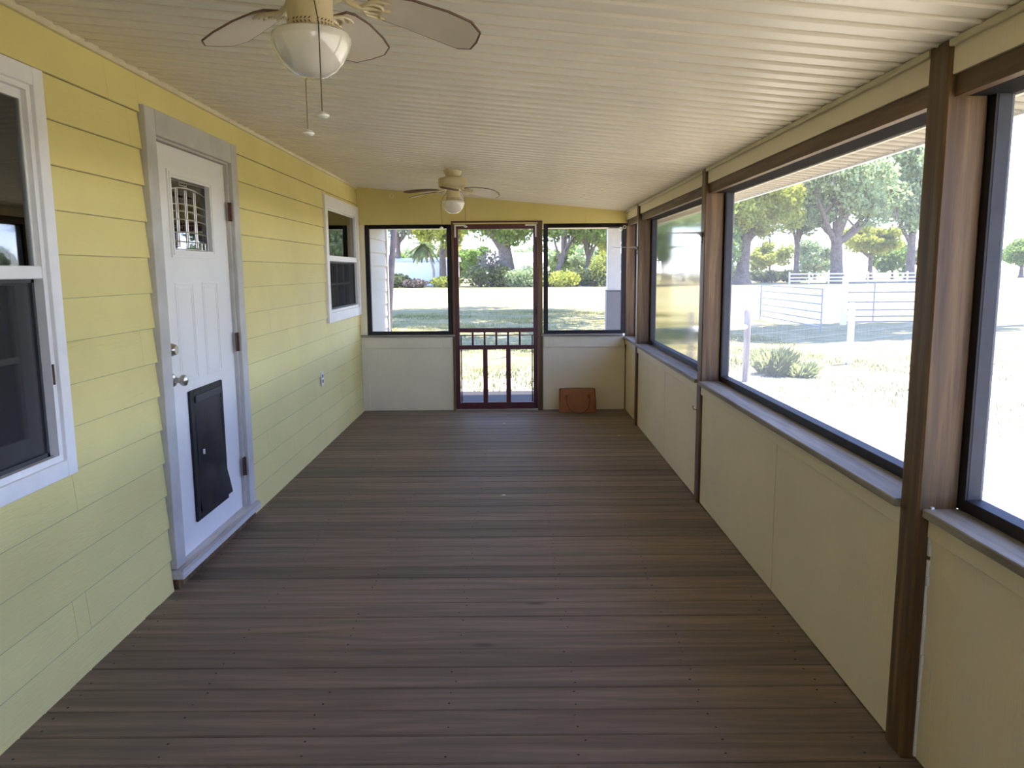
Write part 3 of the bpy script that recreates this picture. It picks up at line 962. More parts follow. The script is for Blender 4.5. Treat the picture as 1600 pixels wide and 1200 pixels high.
# ------------------------------------------------------------------ ceiling fans
FZ = zc(-.44)
def make_fan(x, y_):
    root = empty('ceiling_fan', (x, y_, FZ))
    c = (x, y_, 0)
    MB().lathe([(0, FZ+.012), (.068, FZ+.012), (.068, FZ-.006), (.064, FZ-.018), (.050, FZ-.050), (.044, FZ-.062), (0, FZ-.062)], c, 36, 'Z', False).build('canopy', M['fan'], root)
    z = FZ
    MB().lathe([(0, z-.050), (.075, z-.052), (.104, z-.060), (.109, z-.070), (.109, z-.112), (.103, z-.124), (.080, z-.138), (.058, z-.146), (0, z-.146)], c, 40, 'Z', False).build('motor_housing', M['fan'], root)
    m = MB()
    m.lathe([(0, z-.140), (.049, z-.142), (.0495, z-.196), (.051, z-.199), (.0515, z-.214), (.049, z-.218), (0, z-.218)], c, 32, 'Z', False)
    sh_ = m.build('switch_housing', M['fan'], root)
    lf_ = MB()
    for k in range(36):
        a = 2*PI*k/36
        for sgn in (-1, 1):
            if k % 6 == 5: continue
            p0 = Vector((x, y_, z-.2065))
            def W(da, dz): return (x+.0521*math.cos(a+da), y_+.0521*math.sin(a+da), z-.2065+dz)
            lf_.add([W(-.05, sgn*.0012), W(.02, sgn*.0055), W(.085, sgn*.0062), W(.03, sgn*.0018)], [(0, 1, 2, 3)])
    o = lf_.build('leaf_relief', M['fanband'], sh_); o['kind'] = 'stuff'
    MB().lathe([(0, z-.3165), (.028, z-.3135), (.050, z-.302), (.067, z-.284), (.0795, z-.263), (.0870, z-.243), (.0880, z-.236), (.0850, z-.226), (.075, z-.2195), (.052, z-.2165), (.0, z-.2165)], c, 44, 'Z', False).build('light_bowl', M['bowl'], root)
    for k in range(6):
        a = R(20 + 60*k)
        ca, sa = math.cos(a), math.sin(a)
        tilt = R(-11)
        def W(r_, s_, h_):    # r along the blade, s across it (pitched), droops towards the tip
            dr_ = (.056 if k == 0 else .030)*max(0, (r_-.12)/.26)**1.6
            zz = z-.150 + h_*math.cos(tilt) + s_*math.sin(tilt) - dr_
            ss = s_*math.cos(tilt)
            return (x+r_*ca-ss*sa, y_+r_*sa+ss*ca, zz)
        out = [(.125, -.036), (.150, -.048), (.22, -.060), (.30, -.066), (.352, -.064), (.380, -.040), (.384, 0), (.380, .040), (.352, .064), (.30, .066), (.22, .060), (.150, .048), (.125, .036)]
        b = MB()
        n = len(out)
        th = .0045
        top = [W(r_, s_, th) for r_, s_ in out]; bot = [W(r_, s_, 0) for r_, s_ in out]
        ins = [W(max(.13, min(.379, r_ + (.004 if r_ < .2 else -.004))), s_*.96, -.0004) for r_, s_ in out]
        # strips so the blade can droop without long ngons
        def strips(off, flip):
            f_ = []
            for i in range(n//2):
                q = (off+i, off+i+1, off+n-2-i, off+n-1-i)
                if len(set(q)) == 4: f_.append(q[::-1] if flip else q)
                else: f_.append(tuple(dict.fromkeys(q)))
            return f_
        b.cur = 1
        b.add(top + bot, strips(0, False) + strips(n, True) + [(i, (i+1) % n, n+(i+1) % n, n+i) for i in range(n)])
        b.cur = 0
        b.add(ins, strips(0, True))
        bl = b.build('fan_blade', [M['blade'], M['bladeedge']], root)
        ir = MB()
        zt = .010
        arm = [W(.062, 0, .012+zt), W(.085, 0, .002), W(.108, 0, -.006), W(.130, 0, -.006)]
        ir.tube(arm, [.0085, .0075, .0065, .006], 8)
        for sgn in (-1, 1):
            ir.tube([W(.108, 0, -.006), W(.120, sgn*.014, -.006), W(.136, sgn*.020, -.006), W(.152, sgn*.016, -.006), W(.160, sgn*.004, -.006)], .0042, 6)
            ir.tube([W(.118, sgn*.012, -.006), W(.128, sgn*.028, -.006), W(.148, sgn*.034, -.006), W(.172, sgn*.033, -.006)], [.0045, .0042, .004, .003], 6)
        ir.tube([W(.130, 0, -.006), W(.150, 0, -.006), W(.178, 0, -.005)], [.005, .0045, .003], 6)
        for (r_, s_) in ((.150, 0), (.160, .028), (.160, -.028)):
            p = W(r_, s_, -.010)
            ir.lathe([(0, 0), (.004, 0), (.004, .004), (0, .004)], p, 8, 'Z', False)
        ir.build('blade_iron', M['fan'], bl)
    for a, zl in ((R(-66), .412), (R(114), .420)):
        px, py = x+.090*math.cos(a), y_+.090*math.sin(a)
        qx, qy = x+.050*math.cos(a), y_+.050*math.sin(a)
        m = MB()
        m.tube([(qx, qy, z-.165), (x+.060*math.cos(a), y_+.060*math.sin(a), z-.178), (px, py, z-.225), (px, py, z-zl+.006)], .0014, 5)
        ch_ = m.build('pull_chain', M['chain'], root)
        MB().lathe([(0, -.004), (.009, -.006), (.0145, -.002), (.0150, .001), (.010, .005), (.003, .009), (0, .010)], (px, py, z-zl), 18, 'Z', False).build('chain_knob', M['pull'], ch_)
    return root
fan = make_fan(-.44, 1.81)
tag(fan, 'cream ceiling fan nearest the camera with opal bowl light', 'ceiling fan', 'ceiling fans on the porch ceiling')
def copy_tree(o, parent=None):
    c = o.copy(); COL.objects.link(c)
    if parent: c.parent = parent
    for ch in list(o.children): copy_tree(ch, c)
    return c
fan2 = copy_tree(fan)
fan2.location = (-.44, 5.95, FZ)
fan2.rotation_euler = (0, 0, R(70))
fan2['label'] = 'farther cream ceiling fan, hanging in front of the maroon screen door'

# ------------------------------------------------------------------ small things on the porch
# handbag
bag = empty('handbag', (.662, 7.93, 0))
tag(bag, 'tan leather handbag on the floor beside the maroon screen door', 'handbag')
m = MB()
N = 10
vs = []
for k in range(N+1):
    f_ = k/N
    z = .004+.232*f_
    dep = .062*(1-.62*f_) + .006*math.sin(PI*f_)
    hw = .190*(1+.012*math.sin(PI*f_)) - .004*f_
    yc = 7.925 + .085*f_
    r_ = min(dep*.8, .022)
    ring = []
    for cx_, cy_, a0 in ((hw-r_, dep-r_, 0), (-hw+r_, dep-r_, 90), (-hw+r_, -dep+r_, 180), (hw-r_, -dep+r_, 270)):
        for q in range(4):
            a = R(a0+30*q)
            ring.append((.662+cx_+r_*math.cos(a), yc+cy_+r_*math.sin(a), z + (.006*math.cos((cx_)/hw*2.2) if k == N else 0)))
    vs += ring
nr = 16
fs = [tuple(range(nr)), tuple(range(nr*N, nr*N+nr))]
for k in range(N):
    for i in range(nr): fs.append((k*nr+i, k*nr+(i+1) % nr, (k+1)*nr+(i+1) % nr, (k+1)*nr+i))
m.add(vs, fs, True)
m.build('bag_body', M['leather'], bag)
def fr_y(z): f_ = z/.236; return 7.925+.085*f_ - .062*(1-.62*f_) - .006*math.sin(PI*f_)
m = MB()
hp = []
for i in range(25):
    t_ = i/24
    a = PI*t_
    hx = .662-.115*math.cos(a) + (.01 if t_ > .5 else 0)
    hz = .165 - .158*math.sin(a)**.8
    hp.append((hx, fr_y(max(.01, hz))-.007 - .012*math.sin(a), max(.008, hz)))
m.tube(hp, .0065, 8)
hd = m.build('bag_handle', M['leatherdark'], bag)
for sx in (-1, 1):
    zz = .150
    MB().box(.662+sx*.115-.012, .662+sx*.115+.012, fr_y(.15)-.006, fr_y(.18)+.004, .135, .185, ch=.002).build('handle_tab', M['leatherdark'], bag)
MB().tube([(.662-.18, 8.010-.021, .237), (.662, 8.010-.021, .243), (.662+.18, 8.010-.021, .237)], .004, 6).build('top_piping', M['leatherdark'], bag)

# plant hanger brackets on posts
def bracket(yc, x0, z, label, ln=.205):
    m = MB()
    m.box(x0-.003, x0, yc-.008, yc+.008, z-.07, z+.006, ch=.0006)
    root = m.build('plant_bracket', M['iron'], None, (x0, yc, z))
    ORG[root.name] = (x0, yc, z)
    a = MB()
    a.prism([(x0-.002, z-.030), (x0-.002, z+.006), (x0-.030, z+.006), (x0-ln, z+.002), (x0-ln-.012, z+.006), (x0-ln-.012, z+.002), (x0-ln, z-.002), (x0-.035, z-.004), (x0-.018, z-.010)], 1, yc-.006, yc+.006)
    a.build('bracket_arm', M['iron'], root)
    for dz in (-.02, -.055): MB().lathe([(0, -.006), (.004, -.005), (.004, -.002), (0, -.002)], (x0, yc, z+dz), 8, 'X', False).build('screw', M['dark'], root)
    tag(root, label, 'bracket', 'plant brackets on the posts')
bracket(4.79, 1.147, 1.668, 'thin metal hanger bracket on the middle right post')
bracket(7.245, 1.144, 1.655, 'thin pale hanger bracket on the post near the far right corner')
# screw hook low on the middle post
m = MB()
m.tube([(1.150, 4.79, .585), (1.130, 4.79, .585), (1.120, 4.79, .590), (1.116, 4.79, .602), (1.122, 4.79, .610)], .0028, 6)
o = m.build('screw_hook', M['iron'], None, (1.15, 4.79, .585)); tag(o, 'small metal screw hook low on the middle right post', 'hook')
# ring hooks
def ring(x, y_, z, r_, label, ax):
    m = MB()
    pts = []
    for i in range(21):
        a = 2*PI*i/20
        pts.append((x+r_*math.cos(a), y_, z+r_*math.sin(a)))
    m.tube(pts, .0028, 6, False)
    m.tube([(x, y_, z+r_), (x, y_+(.03 if ax else 0), z+r_+(.002 if ax else .03))], .0028, 6)
    o = m.build('ring_hook', M['pull'], None, (x, y_, z)); tag(o, label, 'hook')
ring(1.10, YF-.012, 1.862, .018, 'larger pale ring hook in the upper corner of the right end screen', True)
ring(1.140, YF-.014, 1.880, .014, 'smaller pale ring hook right of the larger ring hook', True)
ring(-1.215, YF-.030, 2.205, .020, 'cream ring hook on the end wall above the left screen', True)
# outlet
o = bx(XL+.004, XL+.010, 6.315, 6.385, .527, .640, ch=.002).build('outlet_cover', M['white'], None, (XL, 6.35, .58))
tag(o, 'small white outlet cover low on the siding below the far window', 'outlet')
for z in (.562, .605): bx(XL+.010, XL+.0125, 6.336, 6.364, z-.013, z+.013, ch=.001).build('socket', M['reveal'], o)
# bits of litter on the boards
for px, py, lab, sz in ((-.09, 7.35, 'pale leaf scrap on the boards in front of the screen door', .014), (-.07, 4.93, 'pale paper scrap in the middle of the deck boards', .016), (.93, 6.75, 'pale scrap on the deck boards near the far right post', .012)):
    m = MB()
    m.add([(px-sz, py-.4*sz, .001), (px, py-.6*sz, .004), (px+sz, py, .0015), (px+.3*sz, py+.6*sz, .005), (px-.6*sz, py+.5*sz, .001), (px-sz, py-.4*sz, .0005), (px, py-.6*sz, .003), (px+sz, py, .0005), (px+.3*sz, py+.6*sz, .004), (px-.6*sz, py+.5*sz, .0003)],
          [(0, 1, 2, 3, 4), (9, 8, 7, 6, 5), (0, 5, 6, 1), (1, 6, 7, 2), (2, 7, 8, 3), (3, 8, 9, 4), (4, 9, 5, 0)])
    o = m.build('litter_scrap', M['pull'], None, (px, py, 0)); tag(o, lab, 'scrap')

# ------------------------------------------------------------------ outer deck, column
GZ = -.40
od = empty('floor_outer', (0, 9, 0))
tag(od, 'grey weathered deck strip outside the maroon screen door', 'deck', kind='structure')
first = None
y_ = YF+.06+.14
while y_ < 9.80:
    if first is None: first = board_mb(-1.56, 1.5, .136).build('deck_board', M['deckout'], od); first.location = (0, y_-9, -.02)
    else: share(first, (0, y_-9, -.02-random.random()*.003), od)
    y_ += .142
bx(-1.56, 1.5, YF+.06, 9.78, GZ, -.06).build('deck_base', M['dark'], od)
colr = empty('porch_column', (1.235, 9.64, 0))
tag(colr, 'square white porch column with dark wrap beyond the right end screen', 'column')
bx(1.157, 1.312, 9.56, 9.715, -.02, 1.962, ch=.004).build('shaft', M['colwhite'], colr)
bx(1.144, 1.326, 9.546, 9.73, -.02, 1.195, ch=.006).build('base_wrap', M['greycover'], colr)
bx(1.140, 1.330, 9.542, 9.734, 1.195, 1.207, ch=.003).build('wrap_cap', M['reveal'], colr)
o = bx(1.345, 1.392, 9.60, 9.67, -.3, 1.98, ch=.006).build('downspout', M['outwhite'], None, (1.37, 9.63, -.3))
tag(o, 'slim white downspout just right of the white porch column', 'downspout')
m = MB()
vs = [(x, yy, z) for x in (XL, EAVE) for yy in (9.56, 9.72) for z in (1.962, zc(x)-.001)]
vs = [(x, yy, z) for x in (XL, EAVE) for yy in (9.56, 9.72) for z in ((1.962 if x < 0 else 1.945), zc(x)-.001)]
m.add(vs, [(0, 1, 3, 2), (4, 6, 7, 5), (0, 4, 5, 1), (2, 3, 7, 6), (0, 2, 6, 4), (1, 5, 7, 3)])
o = m.build('porch_beam', M['fascia_out']); tag(o, 'beige beam over the outer deck on the white column', 'beam', kind='structure')

# ------------------------------------------------------------------ ground
m = MB()
gx = np.concatenate([np.linspace(-300, -20, 8), np.linspace(-15, 60, 40), np.linspace(70, 400, 8)])
gy = np.concatenate([np.linspace(-60, -2, 6), np.linspace(0, 60, 40), np.linspace(70, 420, 10)])
nx, ny = len(gx), len(gy)
vs = []
for yy in gy:
    for xx in gx:
        near = abs(yy) < 70 and abs(xx) < 70
        inh = -5 < xx < 2.5 and -3 < yy < 11
        vs.append((xx, yy, GZ + (0 if inh or not near else random.uniform(-.03, .03))))
fs = [(j*nx+i, j*nx+i+1, (j+1)*nx+i+1, (j+1)*nx+i) for j in range(ny-1) for i in range(nx-1)]
m.add(vs, fs, True)
o = m.build('ground', M['ground']); tag(o, 'sandy sunlit dry lawn around the porch', 'ground', kind='structure')

def raw_mesh(name, V, Fq, mat, parent=None, loc=(0, 0, 0), smooth=False):
    o0 = np.array(ORG.get(parent.name, (0, 0, 0)) if parent else loc)
    me = bpy.data.meshes.new(name)
    V = np.asarray(V, np.float32) - o0.astype(np.float32)
    Fq = np.asarray(Fq, np.int32)
    k = Fq.shape[1]
    me.vertices.add(len(V)); me.vertices.foreach_set('co', V.ravel())
    me.loops.add(Fq.size); me.loops.foreach_set('vertex_index', Fq.ravel())
    me.polygons.add(len(Fq))
    me.polygons.foreach_set('loop_start', np.arange(0, Fq.size, k, dtype=np.int32))
    me.update(calc_edges=True)
    me.materials.append(mat)
    o = bpy.data.objects.new(name, me)
    COL.objects.link(o)
    if parent: o.parent = parent
    else: o.location = tuple(o0)
    return o

def quads(C, size, flat=0.0, droop=0):
    """little leaf quads at centres C"""
    n = len(C)
    a = rng.normal(size=(n, 3)); a[:, 2] *= (1-flat)
    a /= np.linalg.norm(a, axis=1)[:, None]
    b = rng.normal(size=(n, 3)); b -= a*(a*b).sum(1)[:, None]; b /= np.linalg.norm(b, axis=1)[:, None]
    s = (size*rng.uniform(.6, 1.3, n))[:, None]
    V = np.stack([C-a*s, C+b*s*.6, C+a*s, C-b*s*.6], 1)
    return V.reshape(-1, 3), np.arange(4*n).reshape(n, 4)

def grass(name, x0, x1, y0, y1, n, hmin, hmax, label, skip=None):
    X = rng.uniform(x0, x1, n); Y = rng.uniform(y0, y1, n)
    keep = np.sin(X*1.7+np.cos(Y*1.3)*2)+np.sin(Y*1.1+X*.6) + rng.normal(0, .6, n) > -.2
    X, Y = X[keep], Y[keep]
    n = len(X)
    h = rng.uniform(hmin, hmax, n); a = rng.uniform(0, 2*PI, n); w_ = rng.uniform(.006, .014, n)
    lx, ly = rng.normal(0, .35, n)*h, rng.normal(0, .35, n)*h
    z = np.full(n, GZ-.03)
    V = np.stack([np.stack([X-np.cos(a)*w_, Y-np.sin(a)*w_, z], 1), np.stack([X+np.cos(a)*w_, Y+np.sin(a)*w_, z], 1), np.stack([X+lx, Y+ly, z+.03+h], 1)], 1).reshape(-1, 3)
    o = raw_mesh(name, V, np.arange(3*n).reshape(n, 3), M['drygrass'])
    tag(o, label, 'grass', kind='stuff')
grass('grass', 2.6, 14, 3, 18, 9000, .02, .07, 'short patchy dry grass outside the right screens')
grass('grass', -5, 7, 10.2, 36, 60000, .03, .11, 'patchy grass beyond the outer deck')

# ------------------------------------------------------------------ trees
def limb(m, p0, p1, r0, r1, bend=.12, n=6):
    p0, p1 = Vector(p0), Vector(p1)
    L = (p1-p0).length
    off = Vector((random.uniform(-1, 1), random.uniform(-1, 1), random.uniform(-.3, .6)))*L*bend
    pts = [p0.lerp(p1, i/n) + off*math.sin(PI*i/n) for i in range(n+1)]
    m.tube(pts, [r0+(r1-r0)*i/n for i in range(n+1)], 8)
    return pts

def tree(base, trunk_r, trunk_h, crown, crown_r, leafmat, label, nleaf=9000, leaf=.32, name='oak_tree', lean=(0, 0), nblob=24, moss=0, group='trees beyond the lawn', nb=7, gz=None, shell=.45, bark='bark'):
    gz = GZ if gz is None else gz
    bx_, by_ = base
    root = empty(name, (bx_, by_, gz))
    m = MB()
    top = (bx_+lean[0], by_+lean[1], gz+trunk_h)
    n = 7
    pts = [(bx_+lean[0]*(i/n)**1.3, by_+lean[1]*(i/n)**1.3, gz-.1+(trunk_h+.1)*i/n) for i in range(n+1)]
    m.tube(pts, [trunk_r*(1.55 if i == 0 else 1.12 if i == 1 else 1-.25*i/n) for i in range(n+1)], 12)
    cx_, cy_, cz_ = crown
    rx, ry, rz = crown_r
    blobs = []
    for k in range(nblob):
        while True:
            q = rng.uniform(-1, 1, 3)
            if .15 < q@q < 1: break
        blobs.append((np.array([cx_+q[0]*rx*.78, cy_+q[1]*ry*.78, cz_+q[2]*rz*.75]), np.array([rx, ry, rz*1.25])*rng.uniform(.20, .38)))
    order = rng.permutation(nblob)[:nb]
    for k in order:
        b = blobs[k][0]
        fr_ = random.uniform(.55, .98)
        s_ = Vector(pts[-1]).lerp(Vector(pts[-3]), random.random())
        lp = limb(m, s_, b, trunk_r*.5, trunk_r*.10)
        for _ in range(2):
            q = blobs[int(rng.integers(nblob))][0]
            mid = lp[3]
            e = Vector(b).lerp(Vector(q), .5)
            limb(m, mid, e, trunk_r*.24, trunk_r*.05)
    tr = m.build('trunk', M[bark], root)
    nleaf = int(nleaf*1.35); leaf *= .72
    C = []
    per = nleaf//nblob
    for c_, r_ in blobs:
        dr_ = rng.normal(size=(per, 3)); dr_ /= np.linalg.norm(dr_, axis=1)[:, None]
        rad = rng.uniform(0, 1, per)**shell
        C.append(c_ + dr_*rad[:, None]*r_)
    C = np.concatenate(C)
    V, Fq = quads(C, leaf)
    o = raw_mesh('foliage', V, Fq, leafmat, root); o['kind'] = 'stuff'
    if moss:
        V = []; n_ = 0
        for k in range(moss):
            c_, r_ = blobs[int(rng.integers(nblob))]
            p = c_ + rng.uniform(-.8, .8, 3)*r_
            ln_ = rng.uniform(.8, 2.4)
            for _ in range(8):
                q = p + rng.normal(0, .25, 3)
                V += [(q[0]-.07, q[1], q[2]), (q[0]+.07, q[1], q[2]), (q[0]+rng.normal(0, .1), q[1], q[2]-ln_*rng.uniform(.5, 1))]
        V = np.array(V)
        o = raw_mesh('hanging_moss', V, np.arange(len(V)).reshape(-1, 3), M['moss'], root); o['kind'] = 'stuff'
    tag(root, label, 'tree', group)
    return root
def px(u, Y): return (u-800)/1218*Y + .0018*Y

# near tree at the house corner, casting the dapple outside the screen door
tree((px(597, 13.0), 13.0), .062, 4.6, (1.2, 24.5, 8.6), (8.5, 9.0, 2.3), M['leafoak'], 'grey tree trunk right behind the house corner, left end screen', 9500, .30, lean=(.25, 1.2), nblob=22, nb=8, bark='barkdark', group='shade trees near the house')
tree((-9.5, 36.0), .3, 4.6, (2.5, 37, 8.8), (9.0, 7.0, 2.4), M['leafoak'], 'shade tree beyond the house end, its shadow across the far lawn', 9500, .30, lean=(4, 1), nblob=22, nb=8, group='shade trees near the house')
# tall shade tree to the right, outside the frame, shading the middle of the right lawn
tree((19.0, 26.0), .4, 9, (14.5, 25.6, 13.0), (6.5, 4.2, 2.6), M['leafoak'], 'tall shade tree right of the pipe gates', 9000, .30, lean=(-1.5, 0), nblob=22, nb=8, group='shade trees near the house')

# trees across the far lawn, seen through the end wall
FY = 96
tree((px(792, FY), FY), 1.0, 5.2, (px(785, FY), FY, 9.0), (9.0, 6, 4.6), M['leafoak'], 'spreading oak with thick trunk in the middle of the screen door', 13000, .36, lean=(-.6, 0), moss=20, nb=9)
tree((px(690, FY+6), FY+6), .5, 4.8, (px(690, FY+6), FY+6, 8.2), (5.6, 5, 3.8), M['leafyel'], 'bright green tree seen at the right of the left end screen', 9000, .34, moss=8)
tree((px(862, FY-2), FY-2), .42, 4.0, (px(880, FY), FY, 8.4), (5.6, 5, 4.4), M['leafoak'], 'oak with slanting trunk just right of the screen door', 9000, .34, lean=(1.2, 0), moss=24)
tree((px(914, FY+2), FY+2), .32, 4.0, (px(918, FY+2), FY+2, 8.0), (4.4, 5, 4.2), M['leafoak'], 'thin oak behind the blue tarp in the right end screen', 7000, .34, moss=40)
tree((px(944, FY+8), FY+8), .38, 4.2, (px(948, FY+8), FY+8, 7.2), (3.8, 5, 4.6), M['leafyel'], 'yellow green tree left of the white porch column', 7000, .34, moss=5)
tree((px(622, FY+10), FY+10), .4, 6.0, (px(634, FY+10), FY+10, 9.5), (5.0, 5, 4.2), M['leafpale'], 'pale hazy tree above the long white building', 6000, .34, moss=30)
# trees behind the hazy sheet
tree((px(1036, 92), 92), .6, 5.0, (px(1040, 92), 92, 7.6), (6.5, 6, 6.8), M['leafpale'], 'mossy oak blurred at the left of the hazy sheet', 9000, .36, moss=30)
tree((px(1088, 95), 95), .6, 5.0, (px(1090, 95), 95, 7.0), (5.5, 6, 6.4), M['leafoak'], 'dark oak blurred at the right of the hazy sheet', 9000, .36, moss=20)
# trees seen through the big right screen
tree((px(1152, 98), 98), .9, 6.0, (px(1172, 98), 98, 9.2), (6.0, 5, 4.8), M['leafyel'], 'yellow green oak at the left of the big right screen', 11000, .36, lean=(.4, 0), moss=10)
tree((px(1236, 104), 104), .4, 6.0, (px(1238, 104), 104, 10.5), (5.5, 5, 5.0), M['leafpale'], 'pale green tree between the yellow oak and the forked oak', 8000, .36, moss=40)
tree((px(1299, 100), 100), .85, 6.2, (px(1306, 100), 100, 11.8), (9.5, 6, 5.8), M['leafpale'], 'tall forked mossy oak in the middle of the big right screen', 15000, .38, lean=(-.3, 0), nblob=34, moss=50, nb=11)
tree((px(1412, 103), 103), .6, 6.0, (px(1404, 103), 103, 12.6), (8.0, 6, 6.6), M['leafpale'], 'tall mossy oak at the right of the big right screen', 12000, .38, nblob=30, moss=50, nb=9)
tree((px(1350, 118), 118), .4, 4.0, (px(1352, 118), 118, 5.8), (5.0, 4, 2.6), M['leafyel'], 'low yellow green tree behind the right pipe gate', 6000, .34, moss=4)
tree((px(1470, 112), 112), .5, 5, (px(1476, 112), 112, 9.6), (6, 5, 6), M['leafoak'], 'oak hidden mostly behind the nearest wooden post', 7000, .36)
tree((px(1584, 140), 140), .4, 2.2, (px(1590, 140), 140, 4.0), (6.5, 5, 2.4), M['leafoak'], 'distant low round tree in the screen at the right edge', 7000, .36)

for i, (u, Y, h_, mt) in enumerate(((600, 128, 5.6, 'leafoak'), (655, 132, 6.4, 'leafpale'), (712, 130, 5.8, 'leafyel'), (745, 126, 5.0, 'leafoak'), (835, 128, 6.0, 'leafpale'), (890, 132, 6.0, 'leafoak'), (930, 126, 5.4, 'leafpale'), (985, 130, 6.2, 'leafoak'),
                                     (1062, 128, 6.4, 'leafoak'), (1120, 132, 6.0, 'leafpale'), (1195, 130, 5.6, 'leafyel'), (1265, 134, 6.2, 'leafpale'), (1385, 134, 6.0, 'leafoak'), (1440, 132, 6.6, 'leafpale'))):
    where = ('behind the house corner', 'behind the long white building', 'right of the long white building', 'left of the thick oak', 'right of the thick oak', 'behind the slanting oak', 'behind the tall yellow shrub', 'behind the white porch column',
             'between the two blurred oaks', 'left of the yellow green oak', 'right of the yellow green oak', 'left of the forked oak', 'right of the forked oak', 'beside the nearest wooden post')[i]
    tree((px(u, Y), Y), .22, 2.4, (px(u, Y), Y, h_*.55), (4.6, 4, h_*.55), M[mt], 'low back row tree ' + where, 4200, .36, name='tree', group='low trees in the back row', nblob=14, nb=5)
for i, (tx, ty, hh) in enumerate(((52, 44, 8.5), (48, 24, 8.0), (50, 6, 8.5), (46, -12, 8.0), (50, -30, 8.5))):
    tree((tx, ty), .6, 4.5, (tx, ty, hh), (9.5, 9.5, 6.4), M['leafoak'], ('oak standing well right of the frame, %s of the oaks beside the porch' % ('first', 'second', 'third', 'fourth', 'fifth')[i]), 7000, .42, group='oaks beside the porch', nblob=20)
# fan palm by the long building
pr = empty('palm', (px(664, 92), 92, GZ))
m = MB()
tp = (px(660, 92), 92, 4.6)
m.tube([(px(676, 92), 92, GZ), (px(676, 92), 92, 1.6), (px(670, 92), 92, 3.4), tp], [.16, .14, .13, .14], 8)
m.build('trunk', M['greywood'], pr)
for k in range(22):
    a = 2*PI*k/22 + random.uniform(-.1, .1)
    e = random.uniform(-.9, .7)
    L = random.uniform(1.7, 2.4)
    dx, dy = math.cos(a), math.sin(a)
    f_ = MB()
    pv = []
    for i in range(6):
        t_ = i/5
        r_ = L*t_
        zz = tp[2] + r_*math.sin(e)*.8 - .9*t_*t_*L*.5
        wv = .34*math.sin(PI*(t_*.85+.12))
        pv += [(tp[0]+dx*r_*.9-dy*wv, tp[1]+dy*r_*.9+dx*wv, zz-.12), (tp[0]+dx*r_*.9, tp[1]+dy*r_*.9, zz), (tp[0]+dx*r_*.9+dy*wv, tp[1]+dy*r_*.9-dx*wv, zz-.12)]
    f_.add(pv, [q for i in range(5) for q in ((3*i, 3*i+1, 3*i+4, 3*i+3), (3*i+1, 3*i+2, 3*i+5, 3*i+4))])
    f_.build('frond', M['leafshrub'], pr)
tag(pr, 'drooping fan palm with pale stem before the long white building', 'palm')

# shrubs along the far lawn edge
def shrub(x, y_, r_, h_, label, mat='leafshrub', n=900, leaf=.2, group='shrubs along the far lawn edge'):
    root = empty('shrub', (x, y_, GZ))
    m = MB()
    for _ in range(5):
        limb(m, (x, y_, GZ-.05), (x+random.uniform(-.6, .6)*r_, y_+random.uniform(-.6, .6)*r_, GZ+h_*.75), .035*h_, .008*h_)
    m.build('stems', M['bark'], root)
    dr_ = rng.normal(size=(n, 3)); dr_ /= np.linalg.norm(dr_, axis=1)[:, None]
    C = np.array([x, y_, GZ+h_*.5]) + dr_*(rng.uniform(0, 1, n)**.45)[:, None]*np.array([r_, r_*.8, h_*.52])
    C[:, 2] = np.maximum(C[:, 2], GZ+.02)
    V, Fq = quads(C, leaf)
    o = raw_mesh('foliage', V, Fq, M[mat], root); o['kind'] = 'stuff'
    tag(root, label, 'shrub', group)
for u, r_, h_, lab, mt in ((748, 2.2, 2.6, 'dark shrub left of the thick oak trunk, by the door stile', 'leafshrub'), (765, 1.9, 4.2, 'tall brownish shrub left of the thick oak trunk', 'moss'), (780, 1.4, 2.4, 'low shrub touching the thick oak trunk on its left', 'leafshrub'), (806, 1.8, 2.0, 'low shrub right of the thick oak trunk', 'leafpale'), (825, 2.2, 2.4, 'pale shrub at the right of the screen door', 'leafpale'),
                            (854, 1.6, 1.8, 'shrub at the foot of the slanting oak', 'leafshrub'), (876, 2.0, 1.8, 'low dry shrub right of the slanting oak', 'leafyel'), (898, 1.9, 2.0, 'low shrub left of the blue tarp', 'leafshrub'), (926, 2.0, 2.2, 'shrub right of the blue tarp', 'leafshrub'), (942, 2.0, 4.0, 'tall shrub left of the white porch column', 'leafyel'),
                            (618, 1.6, 1.6, 'low shrub at the left end of the white building', 'leafshrub'), (648, 1.5, 1.0, 'low dark shrub at the foot of the white building', 'bark'), (695, 2.0, 1.3, 'low green shrub at the right of the white building', 'leafyel')):
    shrub(px(u, 90), 90+random.uniform(-1.5, 1.5), r_, h_, lab, mt)
def weed(x, y_, r_, h_, n, label):
    a = rng.uniform(0, 2*PI, n); q = rng.uniform(0, 1, n)**.7*r_*.5
    X, Y = x+np.cos(a)*q, y_+np.sin(a)*q
    h = h_*rng.uniform(.35, 1, n)*(1-.5*q/r_); o_ = rng.uniform(.2, 1, n)*r_*.7
    a = a + rng.normal(0, .8, n)
    lx, ly = np.cos(a)*o_, np.sin(a)*o_
    w_ = rng.uniform(.0025, .007, n); tx, ty = -np.sin(a)*w_, np.cos(a)*w_
    z = np.full(n, GZ-.02)
    V = np.stack([np.stack([X-tx*.4, Y-ty*.4, z], 1), np.stack([X+tx*.4, Y+ty*.4, z], 1), np.stack([X+lx*.5+tx, Y+ly*.5+ty, z+h*.7], 1), np.stack([X+lx, Y+ly, z+h], 1), np.stack([X+lx*.5-tx, Y+ly*.5-ty, z+h*.7], 1)], 1).reshape(-1, 3)
    Fq = np.arange(5*n).reshape(n, 5)
    root = empty('weed_clump', (x, y_, GZ))
    o = raw_mesh('leaves', V, Fq, M['weed'], root); o['kind'] = 'stuff'
    tag(root, label, 'weed', 'weed clumps by the wire fence')
weed(4.55, 13.5, .42, .62, 1100, 'tallest leafy green weed clump beside the grey fence post')
